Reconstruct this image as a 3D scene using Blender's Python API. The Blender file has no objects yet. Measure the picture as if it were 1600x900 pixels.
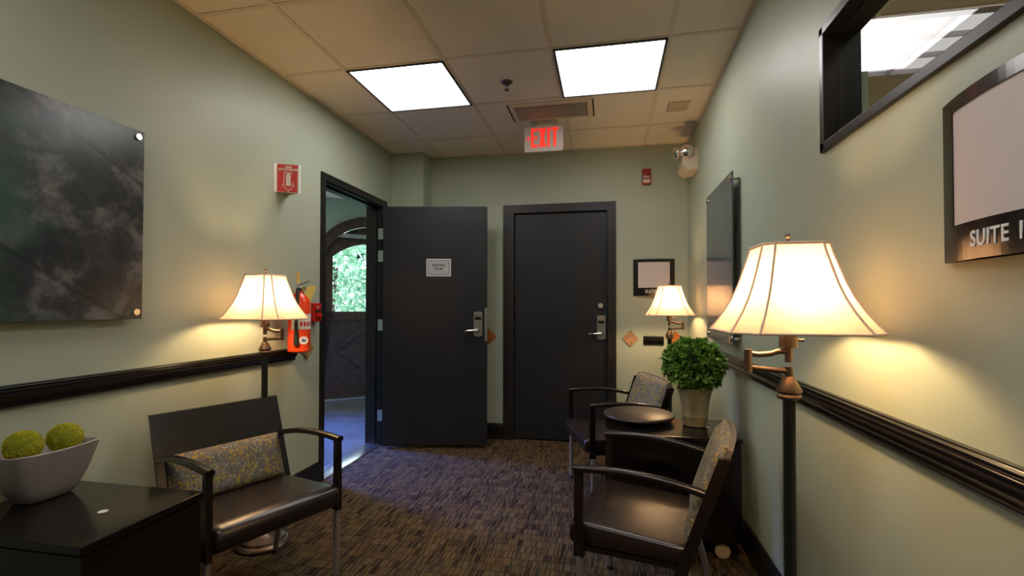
import bpy, bmesh, math, random
from mathutils import Vector, Matrix, Euler
random.seed(7)
PI = math.pi
scn = bpy.context.scene
COL = scn.collection

# ------------------------------------------------------------------ camera
F, YAW, PITCH, ROLL, ZC, CX, CY = 743.56, 0.1928, 0.0160, 0.0009, 1.1953, 803.42, 467.27
cy_, sy_, cp_, sp_, cr_, sr_ = math.cos(YAW), math.sin(YAW), math.cos(PITCH), math.sin(PITCH), math.cos(ROLL), math.sin(ROLL)
fwd = Vector((-sy_, cy_, 0)); rgt = Vector((cy_, sy_, 0)); upv = Vector((0, 0, 1))
f2 = cp_ * fwd + sp_ * upv; u2 = cp_ * upv - sp_ * fwd
r3 = cr_ * rgt + sr_ * u2; u3 = cr_ * u2 - sr_ * rgt
cam_d = bpy.data.cameras.new('camera'); cam = bpy.data.objects.new('camera', cam_d); COL.objects.link(cam)
m = Matrix((r3, u3, -f2)).transposed().to_4x4(); m.translation = Vector((0, 0, ZC)); cam.matrix_world = m
cam_d.sensor_fit = 'HORIZONTAL'; cam_d.sensor_width = 36; cam_d.lens = F / 1600 * 36
cam_d.shift_x = (800 - CX) / 1600; cam_d.shift_y = (CY - 450) / 1600
cam_d.clip_start = 0.05
scn.camera = cam

# ------------------------------------------------------------------ world, exposure, daylight
w = bpy.data.worlds.new('daylight'); scn.world = w; w.use_nodes = True
w.node_tree.nodes['Background'].inputs[0].default_value = (0.72, 0.86, 1.0, 1)
w.node_tree.nodes['Background'].inputs[1].default_value = 4.6
vs = scn.view_settings
vs.view_transform = 'Standard'; vs.look = 'None'; vs.gamma = 1; vs.use_curve_mapping = False
vs.exposure = 0.35
scn.cycles.sample_clamp_indirect = 6
scn.cycles.max_bounces = 10

PANEL = 8.5        # ceiling light lens radiance
BULB = 250.0         # radiance of each floor lamp bulb

def area(name, loc, rot, sx, sy, power, col, spread=180):
    d = bpy.data.lights.new(name, 'AREA'); d.shape = 'RECTANGLE'; d.size = sx; d.size_y = sy
    d.energy = power; d.color = col; d.spread = math.radians(spread)
    o = bpy.data.objects.new(name, d); COL.objects.link(o); o.location = loc; o.rotation_euler = rot
    return o
# blue area light added out of view in the vestibule, aimed at its floor
dl = Vector((1.0, -0.22, -0.92))
area('added_blue_light', (-4.62, 4.15, 1.75), dl.to_track_quat('-Z', 'Y').to_euler(), 0.5, 1.1, 52, (0.07, 0.20, 1.0), 58)

# ------------------------------------------------------------------ room numbers
L, R, D, H = -1.928, 0.671, 4.218, 2.5875
NEAR = -2.6
WT = 0.14
RT = 0.122          # right wall

# ------------------------------------------------------------------ materials
def new_mat(name):
    mt = bpy.data.materials.new(name); mt.use_nodes = True
    return mt, mt.node_tree, mt.node_tree.nodes['Principled BSDF']
def mat(name, col, rough=0.5, metal=0.0, spec=0.5, var=0.06, scale=8.0, bump=0.0, bscale=60.0, coat=0.0):
    mt, nt, b = new_mat(name)
    b.inputs['Roughness'].default_value = rough; b.inputs['Metallic'].default_value = metal
    b.inputs['Specular IOR Level'].default_value = spec
    b.inputs['Coat Weight'].default_value = coat
    tc = nt.nodes.new('ShaderNodeTexCoord')
    n = nt.nodes.new('ShaderNodeTexNoise'); n.inputs['Scale'].default_value = scale; n.inputs['Detail'].default_value = 4
    nt.links.new(tc.outputs['Object'], n.inputs['Vector'])
    cr = nt.nodes.new('ShaderNodeValToRGB')
    cr.color_ramp.elements[0].position = 0.3; cr.color_ramp.elements[1].position = 0.7
    cr.color_ramp.elements[0].color = [max(0, c * (1 - var)) for c in col] + [1]
    cr.color_ramp.elements[1].color = [min(1, c * (1 + var)) for c in col] + [1]
    nt.links.new(n.outputs['Fac'], cr.inputs[0]); nt.links.new(cr.outputs[0], b.inputs['Base Color'])
    if bump:
        n2 = nt.nodes.new('ShaderNodeTexNoise'); n2.inputs['Scale'].default_value = bscale; n2.inputs['Detail'].default_value = 6
        nt.links.new(tc.outputs['Object'], n2.inputs['Vector'])
        bp = nt.nodes.new('ShaderNodeBump'); bp.inputs['Strength'].default_value = bump; bp.inputs['Distance'].default_value = 0.004
        nt.links.new(n2.outputs['Fac'], bp.inputs['Height']); nt.links.new(bp.outputs[0], b.inputs['Normal'])
    return mt
def emit(name, col, strength, base=(0.8, 0.8, 0.8)):
    mt, nt, b = new_mat(name)
    b.inputs['Base Color'].default_value = (*base, 1)
    b.inputs['Emission Color'].default_value = (*col, 1); b.inputs['Emission Strength'].default_value = strength
    return mt
def mixc(nt, fac, a, b, blend='MIX'):
    n = nt.nodes.new('ShaderNodeMix'); n.data_type = 'RGBA'; n.blend_type = blend
    for sock, v in ((n.inputs[0], fac), (n.inputs[6], a), (n.inputs[7], b)):
        if isinstance(v, (int, float)): sock.default_value = v
        elif isinstance(v, tuple): sock.default_value = (*v, 1) if len(v) == 3 else v
        else: nt.links.new(v, sock)
    return n.outputs[2]
def math_n(nt, op, a, b=None):
    n = nt.nodes.new('ShaderNodeMath'); n.operation = op
    for i, v in enumerate((a, b)):
        if v is None: continue
        if isinstance(v, (int, float)): n.inputs[i].default_value = v
        else: nt.links.new(v, n.inputs[i])
    return n.outputs[0]

M = {}
M['wall'] = mat('sage_paint', (0.40, 0.44, 0.335), rough=0.42, var=0.02, scale=3, bump=0.06, bscale=220, spec=0.35)
M['wall_teal'] = mat('vestibule_paint', (0.36, 0.46, 0.36), rough=0.6, var=0.02)
M['tile'] = mat('ceiling_tile', (0.88, 0.75, 0.56), rough=0.9, var=0.03, scale=4, bump=0.25, bscale=300, spec=0.1)
M['tbar'] = mat('ceiling_grid', (0.76, 0.62, 0.44), rough=0.6, var=0.02)
M['black_wood'] = mat('black_stained_wood', (0.014, 0.012, 0.012), rough=0.42, var=0.15, scale=14, spec=0.4)
M['door_wood'] = mat('charcoal_door', (0.015, 0.016, 0.019), rough=0.42, var=0.12, scale=6, spec=0.35, bump=0.05, bscale=90)
M['trim'] = mat('dark_trim', (0.010, 0.009, 0.009), rough=0.32, var=0.1, spec=0.4)
M['rail_wood'] = mat('rail_wood', (0.010, 0.008, 0.008), rough=0.22, var=0.05, spec=0.5)
M['espresso'] = mat('espresso_wood', (0.012, 0.007, 0.006), rough=0.24, var=0.10, scale=20, spec=0.5)
M['cab'] = mat('cabinet_black', (0.007, 0.005, 0.005), rough=0.16, var=0.1, scale=20, spec=0.4)
M['leather'] = mat('dark_vinyl', (0.020, 0.012, 0.010), rough=0.26, var=0.12, scale=12, bump=0.15, bscale=260, spec=0.6)
M['steel'] = mat('satin_steel', (0.60, 0.58, 0.55), rough=0.3, metal=1.0, var=0.04)
M['tube'] = mat('grey_tube', (0.42, 0.40, 0.38), rough=0.35, metal=0.7, var=0.04)
M['chrome'] = mat('chrome', (0.8, 0.78, 0.75), rough=0.12, metal=1.0, var=0.02)
M['bronze'] = mat('antique_bronze', (0.155, 0.110, 0.080), rough=0.36, metal=0.8, var=0.2, scale=30)
M['pole'] = mat('dark_pole', (0.012, 0.013, 0.011), rough=0.35, var=0.2, spec=0.5)
M['rubber'] = mat('black_rubber', (0.01, 0.01, 0.01), rough=0.8)
M['white'] = mat('white_plastic', (0.72, 0.68, 0.62), rough=0.5, var=0.03)
M['cream'] = mat('cream_plastic', (0.66, 0.54, 0.38), rough=0.5, var=0.03)
M['red'] = mat('red_paint', (0.60, 0.018, 0.010), rough=0.3, var=0.05)
M['red_sign'] = mat('red_sign_face', (0.62, 0.025, 0.012), rough=0.4, var=0.02)
M['orange_red'] = mat('extinguisher_paint', (0.85, 0.065, 0.012), rough=0.22, var=0.04)
M['dark_red'] = mat('dark_red_plastic', (0.30, 0.008, 0.008), rough=0.35, var=0.05)
M['yellow'] = mat('yellow_tag', (0.78, 0.62, 0.16), rough=0.6, var=0.04)
M['paper'] = mat('paper_insert', (0.60, 0.54, 0.52), rough=0.7, var=0.01)
M['sign_grey'] = mat('grey_sign_card', (0.42, 0.42, 0.41), rough=0.6, var=0.01)
M['sign_white'] = mat('white_sign_edge', (0.60, 0.60, 0.59), rough=0.6, var=0.01)
M['ink'] = mat('dark_ink', (0.05, 0.05, 0.05), rough=0.7, var=0.01)
M['letter_white'] = mat('white_lettering', (0.80, 0.78, 0.74), rough=0.5, var=0.01)
M['black_gloss'] = mat('black_gloss', (0.012, 0.009, 0.008), rough=0.18, var=0.1, spec=0.6)
M['bowl'] = mat('taupe_ceramic', (0.27, 0.235, 0.215), rough=0.45, var=0.08, scale=14)
M['soil'] = mat('soil', (0.03, 0.02, 0.012), rough=0.95, var=0.4, scale=60)
M['tile_slate'] = mat('tan_stone_tile', (0.36, 0.20, 0.09), rough=0.5, var=0.35, scale=22, bump=0.2)
M['copper_tile'] = mat('copper_stone_tile', (0.40, 0.13, 0.03), rough=0.35, var=0.4, scale=22, bump=0.2)
M['wheel'] = mat('cream_wheel', (0.62, 0.50, 0.34), rough=0.5, var=0.03)
M['piping'] = mat('shade_piping', (0.80, 0.60, 0.45), rough=0.8, var=0.04)
M['grille'] = mat('grille_grey', (0.62, 0.54, 0.42), rough=0.5, var=0.02)
M['dark'] = mat('dark_void', (0.02, 0.016, 0.012), rough=0.8)
M['bark'] = mat('bark', (0.09, 0.06, 0.04), rough=0.9, var=0.3)
M['arch_wood'] = mat('arched_door_wood', (0.075, 0.040, 0.026), rough=0.35, var=0.4, scale=18)
M['stone_out'] = mat('outdoor_paving', (0.45, 0.45, 0.43), rough=0.9, var=0.1)
M['lens'] = emit('light_lens', (1.0, 0.97, 0.95), PANEL)
M['exit_red'] = emit('exit_red', (1.0, 0.025, 0.010), 0.85, (0.5, 0.01, 0.01))
M['exit_panel'] = emit('exit_panel', (0.9, 0.5, 0.4), 0.03, (0.36, 0.32, 0.27))
M['bulb'] = emit('bulb_glass', (1.0, 0.66, 0.34), BULB)

def shade_mat():
    mt = bpy.data.materials.new('lamp_shade_fabric'); mt.use_nodes = True; nt = mt.node_tree
    nt.nodes.clear(); out = nt.nodes.new('ShaderNodeOutputMaterial')
    tc = nt.nodes.new('ShaderNodeTexCoord'); wv = nt.nodes.new('ShaderNodeTexNoise'); wv.inputs['Scale'].default_value = 180
    nt.links.new(tc.outputs['Object'], wv.inputs['Vector'])
    c = mixc(nt, wv.outputs['Fac'], (0.45, 0.345, 0.26), (0.52, 0.40, 0.31))
    tr = nt.nodes.new('ShaderNodeBsdfTranslucent'); df = nt.nodes.new('ShaderNodeBsdfDiffuse')
    nt.links.new(c, tr.inputs[0]); nt.links.new(c, df.inputs[0])
    mx = nt.nodes.new('ShaderNodeMixShader'); mx.inputs[0].default_value = 0.42
    nt.links.new(tr.outputs[0], mx.inputs[1]); nt.links.new(df.outputs[0], mx.inputs[2])
    nt.links.new(mx.outputs[0], out.inputs[0]); return mt
M['shade'] = shade_mat()

def carpet_mat():
    mt, nt, b = new_mat('block_carpet'); b.inputs['Roughness'].default_value = 0.95
    b.inputs['Specular IOR Level'].default_value = 0.1
    tc = nt.nodes.new('ShaderNodeTexCoord'); sep = nt.nodes.new('ShaderNodeSeparateXYZ')
    nt.links.new(tc.outputs['Object'], sep.inputs[0]); x, y = sep.outputs[0], sep.outputs[1]
    def cell(v, s): return math_n(nt, 'FLOOR', math_n(nt, 'MULTIPLY', v, s))
    def wn(a, bb):
        cb = nt.nodes.new('ShaderNodeCombineXYZ'); nt.links.new(a, cb.inputs[0]); nt.links.new(bb, cb.inputs[1])
        n = nt.nodes.new('ShaderNodeTexWhiteNoise'); n.noise_dimensions = '2D'; nt.links.new(cb.outputs[0], n.inputs['Vector'])
        return n
    row = cell(y, 1 / 0.062)
    shift = wn(row, row).outputs[0]
    xs = math_n(nt, 'ADD', x, math_n(nt, 'MULTIPLY', shift, 0.05))
    blk = wn(cell(xs, 1 / 0.052), row)
    ramp = nt.nodes.new('ShaderNodeValToRGB'); e = ramp.color_ramp.elements
    e[0].color = (0.024, 0.015, 0.011, 1); e[1].color = (0.088, 0.054, 0.024, 1)
    for p, c in ((0.22, (0.036, 0.024, 0.017, 1)), (0.45, (0.050, 0.033, 0.020, 1)), (0.62, (0.044, 0.037, 0.025, 1)), (0.8, (0.070, 0.045, 0.022, 1))):
        q = e.new(p); q.color = c
    ramp.color_ramp.interpolation = 'CONSTANT'
    nt.links.new(blk.outputs[0], ramp.inputs[0])
    # fine yarn lines running away from the viewer, different in each row
    ln = wn(math_n(nt, 'ADD', cell(x, 1 / 0.0052), math_n(nt, 'MULTIPLY', row, 17.0)), row)
    c1 = mixc(nt, math_n(nt, 'MULTIPLY', math_n(nt, 'GREATER_THAN', ln.outputs[0], 0.55), 0.60), ramp.outputs[0], (0.150, 0.104, 0.056))
    fy = math_n(nt, 'FRACT', math_n(nt, 'MULTIPLY', y, 1 / 0.062))
    edge = math_n(nt, 'LESS_THAN', fy, 0.10)
    c2 = mixc(nt, math_n(nt, 'MULTIPLY', edge, 0.55), c1, (0.020, 0.012, 0.012))
    n = nt.nodes.new('ShaderNodeTexNoise'); n.inputs['Scale'].default_value = 300; nt.links.new(tc.outputs['Object'], n.inputs['Vector'])
    c3 = mixc(nt, 0.35, c2, mixc(nt, n.outputs['Fac'], (0.4, 0.4, 0.4), (1.4, 1.35, 1.3)), 'MULTIPLY')
    nt.links.new(c3, b.inputs['Base Color'])
    bp = nt.nodes.new('ShaderNodeBump'); bp.inputs['Strength'].default_value = 0.4; bp.inputs['Distance'].default_value = 0.003
    nt.links.new(math_n(nt, 'ADD', ln.outputs[0], n.outputs['Fac']), bp.inputs['Height']); nt.links.new(bp.outputs[0], b.inputs['Normal'])
    return mt
M['carpet'] = carpet_mat()

def fabric_mat(name, base, gold, pale, seed):
    """grey upholstery with a scattered gold and pale sprig pattern"""
    mt, nt, b = new_mat(name); b.inputs['Roughness'].default_value = 0.85; b.inputs['Specular IOR Level'].default_value = 0.2
    tc = nt.nodes.new('ShaderNodeTexCoord'); mp = nt.nodes.new('ShaderNodeMapping'); mp.inputs['Location'].default_value = (seed, seed * 2, 0)
    nt.links.new(tc.outputs['Object'], mp.inputs['Vector'])
    def vor(scale, feature, dim='3D', rnd=1.0, off=0.0):
        v = nt.nodes.new('ShaderNodeTexVoronoi'); v.feature = feature; v.inputs['Scale'].default_value = scale; v.inputs['Randomness'].default_value = rnd
        nz = nt.nodes.new('ShaderNodeTexNoise'); nz.inputs['Scale'].default_value = 26 + off
        nt.links.new(mp.outputs[0], nz.inputs['Vector'])
        ad = nt.nodes.new('ShaderNodeVectorMath'); ad.operation = 'MULTIPLY_ADD'; ad.inputs[1].default_value = (0.03, 0.03, 0.03)
        nt.links.new(nz.outputs['Color'], ad.inputs[0]); nt.links.new(mp.outputs[0], ad.inputs[2])
        o2 = nt.nodes.new('ShaderNodeVectorMath'); o2.operation = 'ADD'; o2.inputs[1].default_value = (off, off, off)
        nt.links.new(ad.outputs[0], o2.inputs[0])
        nt.links.new(o2.outputs[0], v.inputs['Vector']); return v
    stems = math_n(nt, 'LESS_THAN', vor(24, 'DISTANCE_TO_EDGE').outputs['Distance'], 0.035)
    c = mixc(nt, math_n(nt, 'MULTIPLY', stems, 0.34), base, pale)
    petals = math_n(nt, 'LESS_THAN', vor(75, 'F1', off=3.1).outputs['Distance'], 0.44)
    patch = nt.nodes.new('ShaderNodeTexNoise'); patch.inputs['Scale'].default_value = 22; patch.inputs['Detail'].default_value = 1
    nt.links.new(mp.outputs[0], patch.inputs['Vector'])
    g = math_n(nt, 'MULTIPLY', petals, math_n(nt, 'GREATER_THAN', patch.outputs['Fac'], 0.46))
    c = mixc(nt, math_n(nt, 'MULTIPLY', g, 0.9), c, gold)
    p2 = math_n(nt, 'LESS_THAN', vor(90, 'F1', off=7.7).outputs['Distance'], 0.27)
    g2 = math_n(nt, 'MULTIPLY', p2, math_n(nt, 'LESS_THAN', patch.outputs['Fac'], 0.47))
    c = mixc(nt, math_n(nt, 'MULTIPLY', g2, 0.85), c, pale)
    nt.links.new(c, b.inputs['Base Color'])
    return mt
M['fabric'] = fabric_mat('sprig_fabric', (0.150, 0.128, 0.105), (0.40, 0.27, 0.050), (0.36, 0.38, 0.31), 0.0)

def art_mat(name, kind):
    mt, nt, b = new_mat(name); b.inputs['Roughness'].default_value = 0.22; b.inputs['Specular IOR Level'].default_value = 0.45
    if kind == 'portrait': b.inputs['Roughness'].default_value = 0.16; b.inputs['Specular IOR Level'].default_value = 0.8
    tc = nt.nodes.new('ShaderNodeTexCoord')
    n1 = nt.nodes.new('ShaderNodeTexNoise'); n1.inputs['Scale'].default_value = 7.5; n1.inputs['Detail'].default_value = 10; n1.inputs['Distortion'].default_value = 0.15
    n1.inputs['Roughness'].default_value = 0.62
    nt.links.new(tc.outputs['Object'], n1.inputs['Vector'])
    n2 = nt.nodes.new('ShaderNodeTexNoise'); n2.inputs['Scale'].default_value = 2.2; n2.inputs['Detail'].default_value = 4
    nt.links.new(tc.outputs['Object'], n2.inputs['Vector'])
    ramp = nt.nodes.new('ShaderNodeValToRGB'); e = ramp.color_ramp.elements
    if kind == 'slate':
        e[0].position = 0.36; e[0].color = (0.020, 0.022, 0.026, 1); e[1].position = 0.68; e[1].color = (0.17, 0.165, 0.16, 1)
        q = e.new(0.5); q.color = (0.040, 0.042, 0.047, 1)
    else:
        e[0].position = 0.3; e[0].color = (0.045, 0.055, 0.065, 1); e[1].position = 0.72; e[1].color = (0.09, 0.105, 0.115, 1)
    nt.links.new(n1.outputs['Fac'], ramp.inputs[0]); c = ramp.outputs[0]
    sep = nt.nodes.new('ShaderNodeSeparateXYZ'); nt.links.new(tc.outputs['Object'], sep.inputs[0])
    Y, Z = sep.outputs[1], sep.outputs[2]
    if kind == 'slate':
        r2 = nt.nodes.new('ShaderNodeValToRGB'); r2.color_ramp.elements[0].position = 0.50; r2.color_ramp.elements[1].position = 0.62
        nt.links.new(n2.outputs['Fac'], r2.inputs[0])
        c = mixc(nt, math_n(nt, 'MULTIPLY', r2.outputs[0], 0.55), c, (0.035, 0.095, 0.060))
        for k, off in ((-0.62, 0.70), (-0.55, 0.22), (1.8, -0.55), (-0.5, 1.15), (1.7, -1.9)):
            d = math_n(nt, 'ABSOLUTE', math_n(nt, 'SUBTRACT', math_n(nt, 'SUBTRACT', Z, math_n(nt, 'MULTIPLY', Y, k)), off))
            c = mixc(nt, math_n(nt, 'MULTIPLY', math_n(nt, 'LESS_THAN', d, 0.006 * (1 + abs(k))), 0.5), c, (0.012, 0.012, 0.014))
    else:
        for off in (0.72, 0.59, 0.46):
            d = math_n(nt, 'ABSOLUTE', math_n(nt, 'SUBTRACT', Z, off))
            c = mixc(nt, math_n(nt, 'MULTIPLY', math_n(nt, 'LESS_THAN', d, 0.003), 0.5), c, (0.02, 0.022, 0.025))
    nt.links.new(c, b.inputs['Base Color']); return mt
M['art_slate'] = art_mat('slate_print', 'slate')
M['art_portrait'] = art_mat('blue_grey_print', 'portrait')

def leaf_mat(name, a, b_, rough=0.45):
    mt, nt, b = new_mat(name); b.inputs['Roughness'].default_value = rough
    g = nt.nodes.new('ShaderNodeNewGeometry')
    c = mixc(nt, g.outputs['Random Per Island'], a, b_); nt.links.new(c, b.inputs['Base Color']); return mt
M['leaf'] = leaf_mat('boxwood_leaf', (0.055, 0.155, 0.018), (0.30, 0.52, 0.080), 0.4)
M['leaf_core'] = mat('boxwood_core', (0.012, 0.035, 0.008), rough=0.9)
M['moss'] = leaf_mat('moss_strands', (0.26, 0.34, 0.008), (0.95, 0.74, 0.020), 0.9)
M['moss_core'] = mat('moss_core', (0.20, 0.22, 0.010), rough=0.95, var=0.3, scale=60)
M['tree_leaf'] = leaf_mat('tree_leaf', (0.16, 0.36, 0.20), (0.62, 0.80, 0.62), 0.6)

def pot_mat():
    mt, nt, b = new_mat('aged_clay'); b.inputs['Roughness'].default_value = 0.75
    tc = nt.nodes.new('ShaderNodeTexCoord'); n = nt.nodes.new('ShaderNodeTexNoise'); n.inputs['Scale'].default_value = 11; n.inputs['Detail'].default_value = 6
    mp = nt.nodes.new('ShaderNodeMapping'); mp.inputs['Scale'].default_value = (1.6, 1.6, 0.45)
    nt.links.new(tc.outputs['Object'], mp.inputs[0]); nt.links.new(mp.outputs[0], n.inputs[0])
    r = nt.nodes.new('ShaderNodeValToRGB'); e = r.color_ramp.elements
    e[0].position = 0.35; e[0].color = (0.20, 0.145, 0.080, 1); e[1].position = 0.65; e[1].color = (0.33, 0.27, 0.175, 1)
    q = e.new(0.52); q.color = (0.27, 0.215, 0.085, 1)
    nt.links.new(n.outputs[0], r.inputs[0]); nt.links.new(r.outputs[0], b.inputs['Base Color']); return mt
M['pot'] = pot_mat()

def glass_mat():
    mt = bpy.data.materials.new('clear_glass'); mt.use_nodes = True; nt = mt.node_tree; nt.nodes.clear()
    o = nt.nodes.new('ShaderNodeOutputMaterial'); t = nt.nodes.new('ShaderNodeBsdfTransparent'); g = nt.nodes.new('ShaderNodeBsdfGlossy')
    g.inputs['Roughness'].default_value = 0.02; t.inputs[0].default_value = (0.93, 0.96, 0.95, 1)
    fr = nt.nodes.new('ShaderNodeFresnel'); fr.inputs[0].default_value = 1.45
    gm = nt.nodes.new('ShaderNodeNewGeometry'); fc = math_n(nt, 'MULTIPLY', fr.outputs[0], math_n(nt, 'SUBTRACT', 1.0, gm.outputs['Backfacing']))
    mx = nt.nodes.new('ShaderNodeMixShader'); nt.links.new(fc, mx.inputs[0]); nt.links.new(t.outputs[0], mx.inputs[1]); nt.links.new(g.outputs[0], mx.inputs[2])
    nt.links.new(mx.outputs[0], o.inputs[0]); return mt
M['glass'] = glass_mat()
def vest_floor():
    mt = mat('slate_floor', (0.11, 0.11, 0.115), rough=0.3, var=0.3, scale=5, spec=0.5); nt = mt.node_tree; b = nt.nodes['Principled BSDF']
    tc = nt.nodes.new('ShaderNodeTexCoord'); br = nt.nodes.new('ShaderNodeTexBrick'); br.offset = 0
    br.inputs['Scale'].default_value = 1; br.inputs['Brick Width'].default_value = 0.4; br.inputs['Row Height'].default_value = 0.4
    br.inputs['Mortar Size'].default_value = 0.006
    nt.links.new(tc.outputs['Object'], br.inputs[0])
    src = b.inputs['Base Color'].links[0].from_socket
    nt.links.new(mixc(nt, math_n(nt, 'MULTIPLY', br.outputs['Fac'], 0.7), src, (0.02, 0.02, 0.02)), b.inputs['Base Color']); return mt
M['vest_floor'] = vest_floor()

# ------------------------------------------------------------------ mesh helpers
class MB:
    def __init__(self): self.bm = bmesh.new()
    def box(self, a, b, bev=0.0, mtx=None, seg=2):
        a, b = Vector(a), Vector(b); lo = Vector(map(min, a, b)); hi = Vector(map(max, a, b))
        r = bmesh.ops.create_cube(self.bm, size=1.0); vs_ = r['verts']
        for v in vs_:
            v.co = Vector((lo[i] + (v.co[i] + 0.5) * (hi[i] - lo[i]) for i in range(3)))
        if bev > 0:
            es = list({e for v in vs_ for e in v.link_edges})
            rr = bmesh.ops.bevel(self.bm, geom=es, offset=bev, segments=seg, affect='EDGES', profile=0.5)
            vs_ = list({v for f in rr['faces'] for v in f.verts} | {v for v in vs_ if v.is_valid})
        if mtx is not None:
            for v in vs_: v.co = mtx @ v.co
        return self
    def cyl(self, p0, p1, r0, r1=None, n=24, caps=True):
        p0, p1 = Vector(p0), Vector(p1); r1 = r0 if r1 is None else r1
        d = p1 - p0; q = d.to_track_quat('Z', 'Y').to_matrix().to_4x4()
        mt = Matrix.Translation((p0 + p1) / 2) @ q
        bmesh.ops.create_cone(self.bm, cap_ends=caps, segments=n, radius1=r0, radius2=r1, depth=d.length, matrix=mt)
        return self
    def sphere(self, c, r, sub=3, sc=(1, 1, 1)):
        bmesh.ops.create_icosphere(self.bm, subdivisions=sub, radius=r, matrix=Matrix.Translation(c) @ Matrix.Diagonal((*sc, 1)))
        return self
    def lathe(self, prof, c=(0, 0, 0), n=40, axis=None):
        c = Vector(c); rot = axis.to_track_quat('Z', 'Y').to_matrix() if axis is not None else Matrix.Identity(3)
        rings = []
        for r, z in prof:
            rings.append([self.bm.verts.new(c + rot @ Vector((r * math.cos(2 * PI * k / n), r * math.sin(2 * PI * k / n), z))) for k in range(n)])
        for a, b in zip(rings, rings[1:]):
            for k in range(n):
                self.bm.faces.new((a[k], a[(k + 1) % n], b[(k + 1) % n], b[k]))
        if prof[0][0] > 1e-5: self.bm.faces.new(rings[0][::-1])
        if prof[-1][0] > 1e-5: self.bm.faces.new(rings[-1])
        return self
    def loft(self, rings, closed=True, caps=True):
        rs = [[self.bm.verts.new(Vector(p)) for p in ring] for ring in rings]
        n = len(rs[0])
        for a, b in zip(rs, rs[1:]):
            for k in range(n if closed else n - 1):
                self.bm.faces.new((a[k], a[(k + 1) % n], b[(k + 1) % n], b[k]))
        if caps and closed:
            self.bm.faces.new(rs[0][::-1]); self.bm.faces.new(rs[-1])
        return self
    def sweep(self, pts, prof, up=(0, 0, 1), scale=None):
        """sweep a closed 2-D profile along points; profile x = side, y = up"""
        pts = [Vector(p) for p in pts]; up = Vector(up); rings = []
        for i, p in enumerate(pts):
            t = (pts[min(i + 1, len(pts) - 1)] - pts[max(i - 1, 0)]).normalized()
            s = t.cross(up).normalized(); u = s.cross(t).normalized(); k = scale[i] if scale else 1
            rings.append([p + s * a * k + u * b * k for a, b in prof])
        return self.loft(rings)
    def tube(self, pts, r, n=12):
        pr = [(r * math.cos(2 * PI * k / n), r * math.sin(2 * PI * k / n)) for k in range(n)]
        pts = [Vector(p) for p in pts]
        up = (0, 0, 1)
        if all(abs((b - a).normalized().z) > 0.95 for a, b in zip(pts, pts[1:])): up = (0, 1, 0)
        return self.sweep(pts, pr, up)
    def prism(self, poly, o, ux, uy, depth):
        """polygon in the plane (ux, uy) at o, pushed by vector depth"""
        o, ux, uy, dv = map(Vector, (o, ux, uy, depth))
        a = [self.bm.verts.new(o + ux * x + uy * y) for x, y in poly]
        b = [self.bm.verts.new(o + ux * x + uy * y + dv) for x, y in poly]
        self.bm.faces.new(a[::-1]); self.bm.faces.new(b)
        n = len(a)
        for k in range(n): self.bm.faces.new((a[k], a[(k + 1) % n], b[(k + 1) % n], b[k]))
        return self
    def obj(self, name, material, parent=None, smooth=True, ang=35, offset=None):
        bm = self.bm
        bmesh.ops.recalc_face_normals(bm, faces=bm.faces[:])
        if offset is not None:
            for v in bm.verts: v.co -= Vector(offset)
        me = bpy.data.meshes.new(name); bm.to_mesh(me); bm.free()
        me.materials.append(material)
        if smooth:
            me.shade_smooth()
            try: me.set_sharp_from_angle(angle=math.radians(ang))
            except Exception: pass
        o = bpy.data.objects.new(name, me); COL.objects.link(o)
        if offset is not None: o.location = offset
        if parent is not None: o.parent = parent
        return o
def tag(o, label, cat, group=None):
    o['label'] = label; o['category'] = cat
    if group: o['group'] = group
    return o
def thing(name, label, cat, loc=(0, 0, 0), rz=0, group=None):
    o = bpy.data.objects.new(name, None); COL.objects.link(o); o.empty_display_size = 0.1
    o.location = loc; o.rotation_euler = (0, 0, rz); return tag(o, label, cat, group)
def struct(o, label=None):
    o['kind'] = 'structure'
    if label: o['label'] = label
    return o
def sempty(name, loc=(0, 0, 0), rz=0, label=None):
    o = bpy.data.objects.new(name, None); COL.objects.link(o); o.location = loc; o.rotation_euler = (0, 0, rz)
    return struct(o, label)
def text(name, body, size, mtx, material, parent=None, bold=0.0, sx=1.0, extrude=0.0008, spacing=1.0, align='CENTER'):
    """flat lettering: local x right, local y up; mtx places it"""
    cu = bpy.data.curves.new(name, 'FONT'); cu.body = body; cu.size = size; cu.align_x = align; cu.align_y = 'CENTER'
    cu.extrude = extrude; cu.offset = bold; cu.space_character = spacing
    t = bpy.data.objects.new(name + '_tmp', cu); COL.objects.link(t); bpy.context.view_layer.update()
    me = bpy.data.meshes.new_from_object(t.evaluated_get(bpy.context.evaluated_depsgraph_get()))
    bpy.data.objects.remove(t); me.name = name
    me.transform(mtx @ Matrix.Diagonal((sx, 1, 1, 1))); me.materials.clear(); me.materials.append(material)
    o = bpy.data.objects.new(name, me); COL.objects.link(o)
    if parent is not None: o.parent = parent
    return o
def frame_mtx(o, x, y):
    x, y = Vector(x).normalized(), Vector(y).normalized(); z = x.cross(y)
    mm = Matrix((x, y, z)).transposed().to_4x4(); mm.translation = Vector(o); return mm

# ------------------------------------------------------------------ room shell
VX0, VY0, VY1 = -4.65, 2.3, 6.9                    # vestibule beyond the left doorway
b = MB(); b.box((L - WT, NEAR, -0.1), (R, D + WT, 0)); struct(b.obj('floor', M['carpet'], smooth=False), 'brown block patterned carpet')
b = MB(); b.box((VX0 - 0.14, VY0, -0.1), (L - WT, VY1, -0.004)); struct(b.obj('floor_vestibule', M['vest_floor'], smooth=False), 'slate floor beyond the open doorway')
b = MB(); b.box((L - WT, 2.977, -0.002), (L + 0.012, 3.86, 0.006), 0.002); struct(b.obj('trim_1', M['steel']), 'metal threshold strip')
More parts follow.
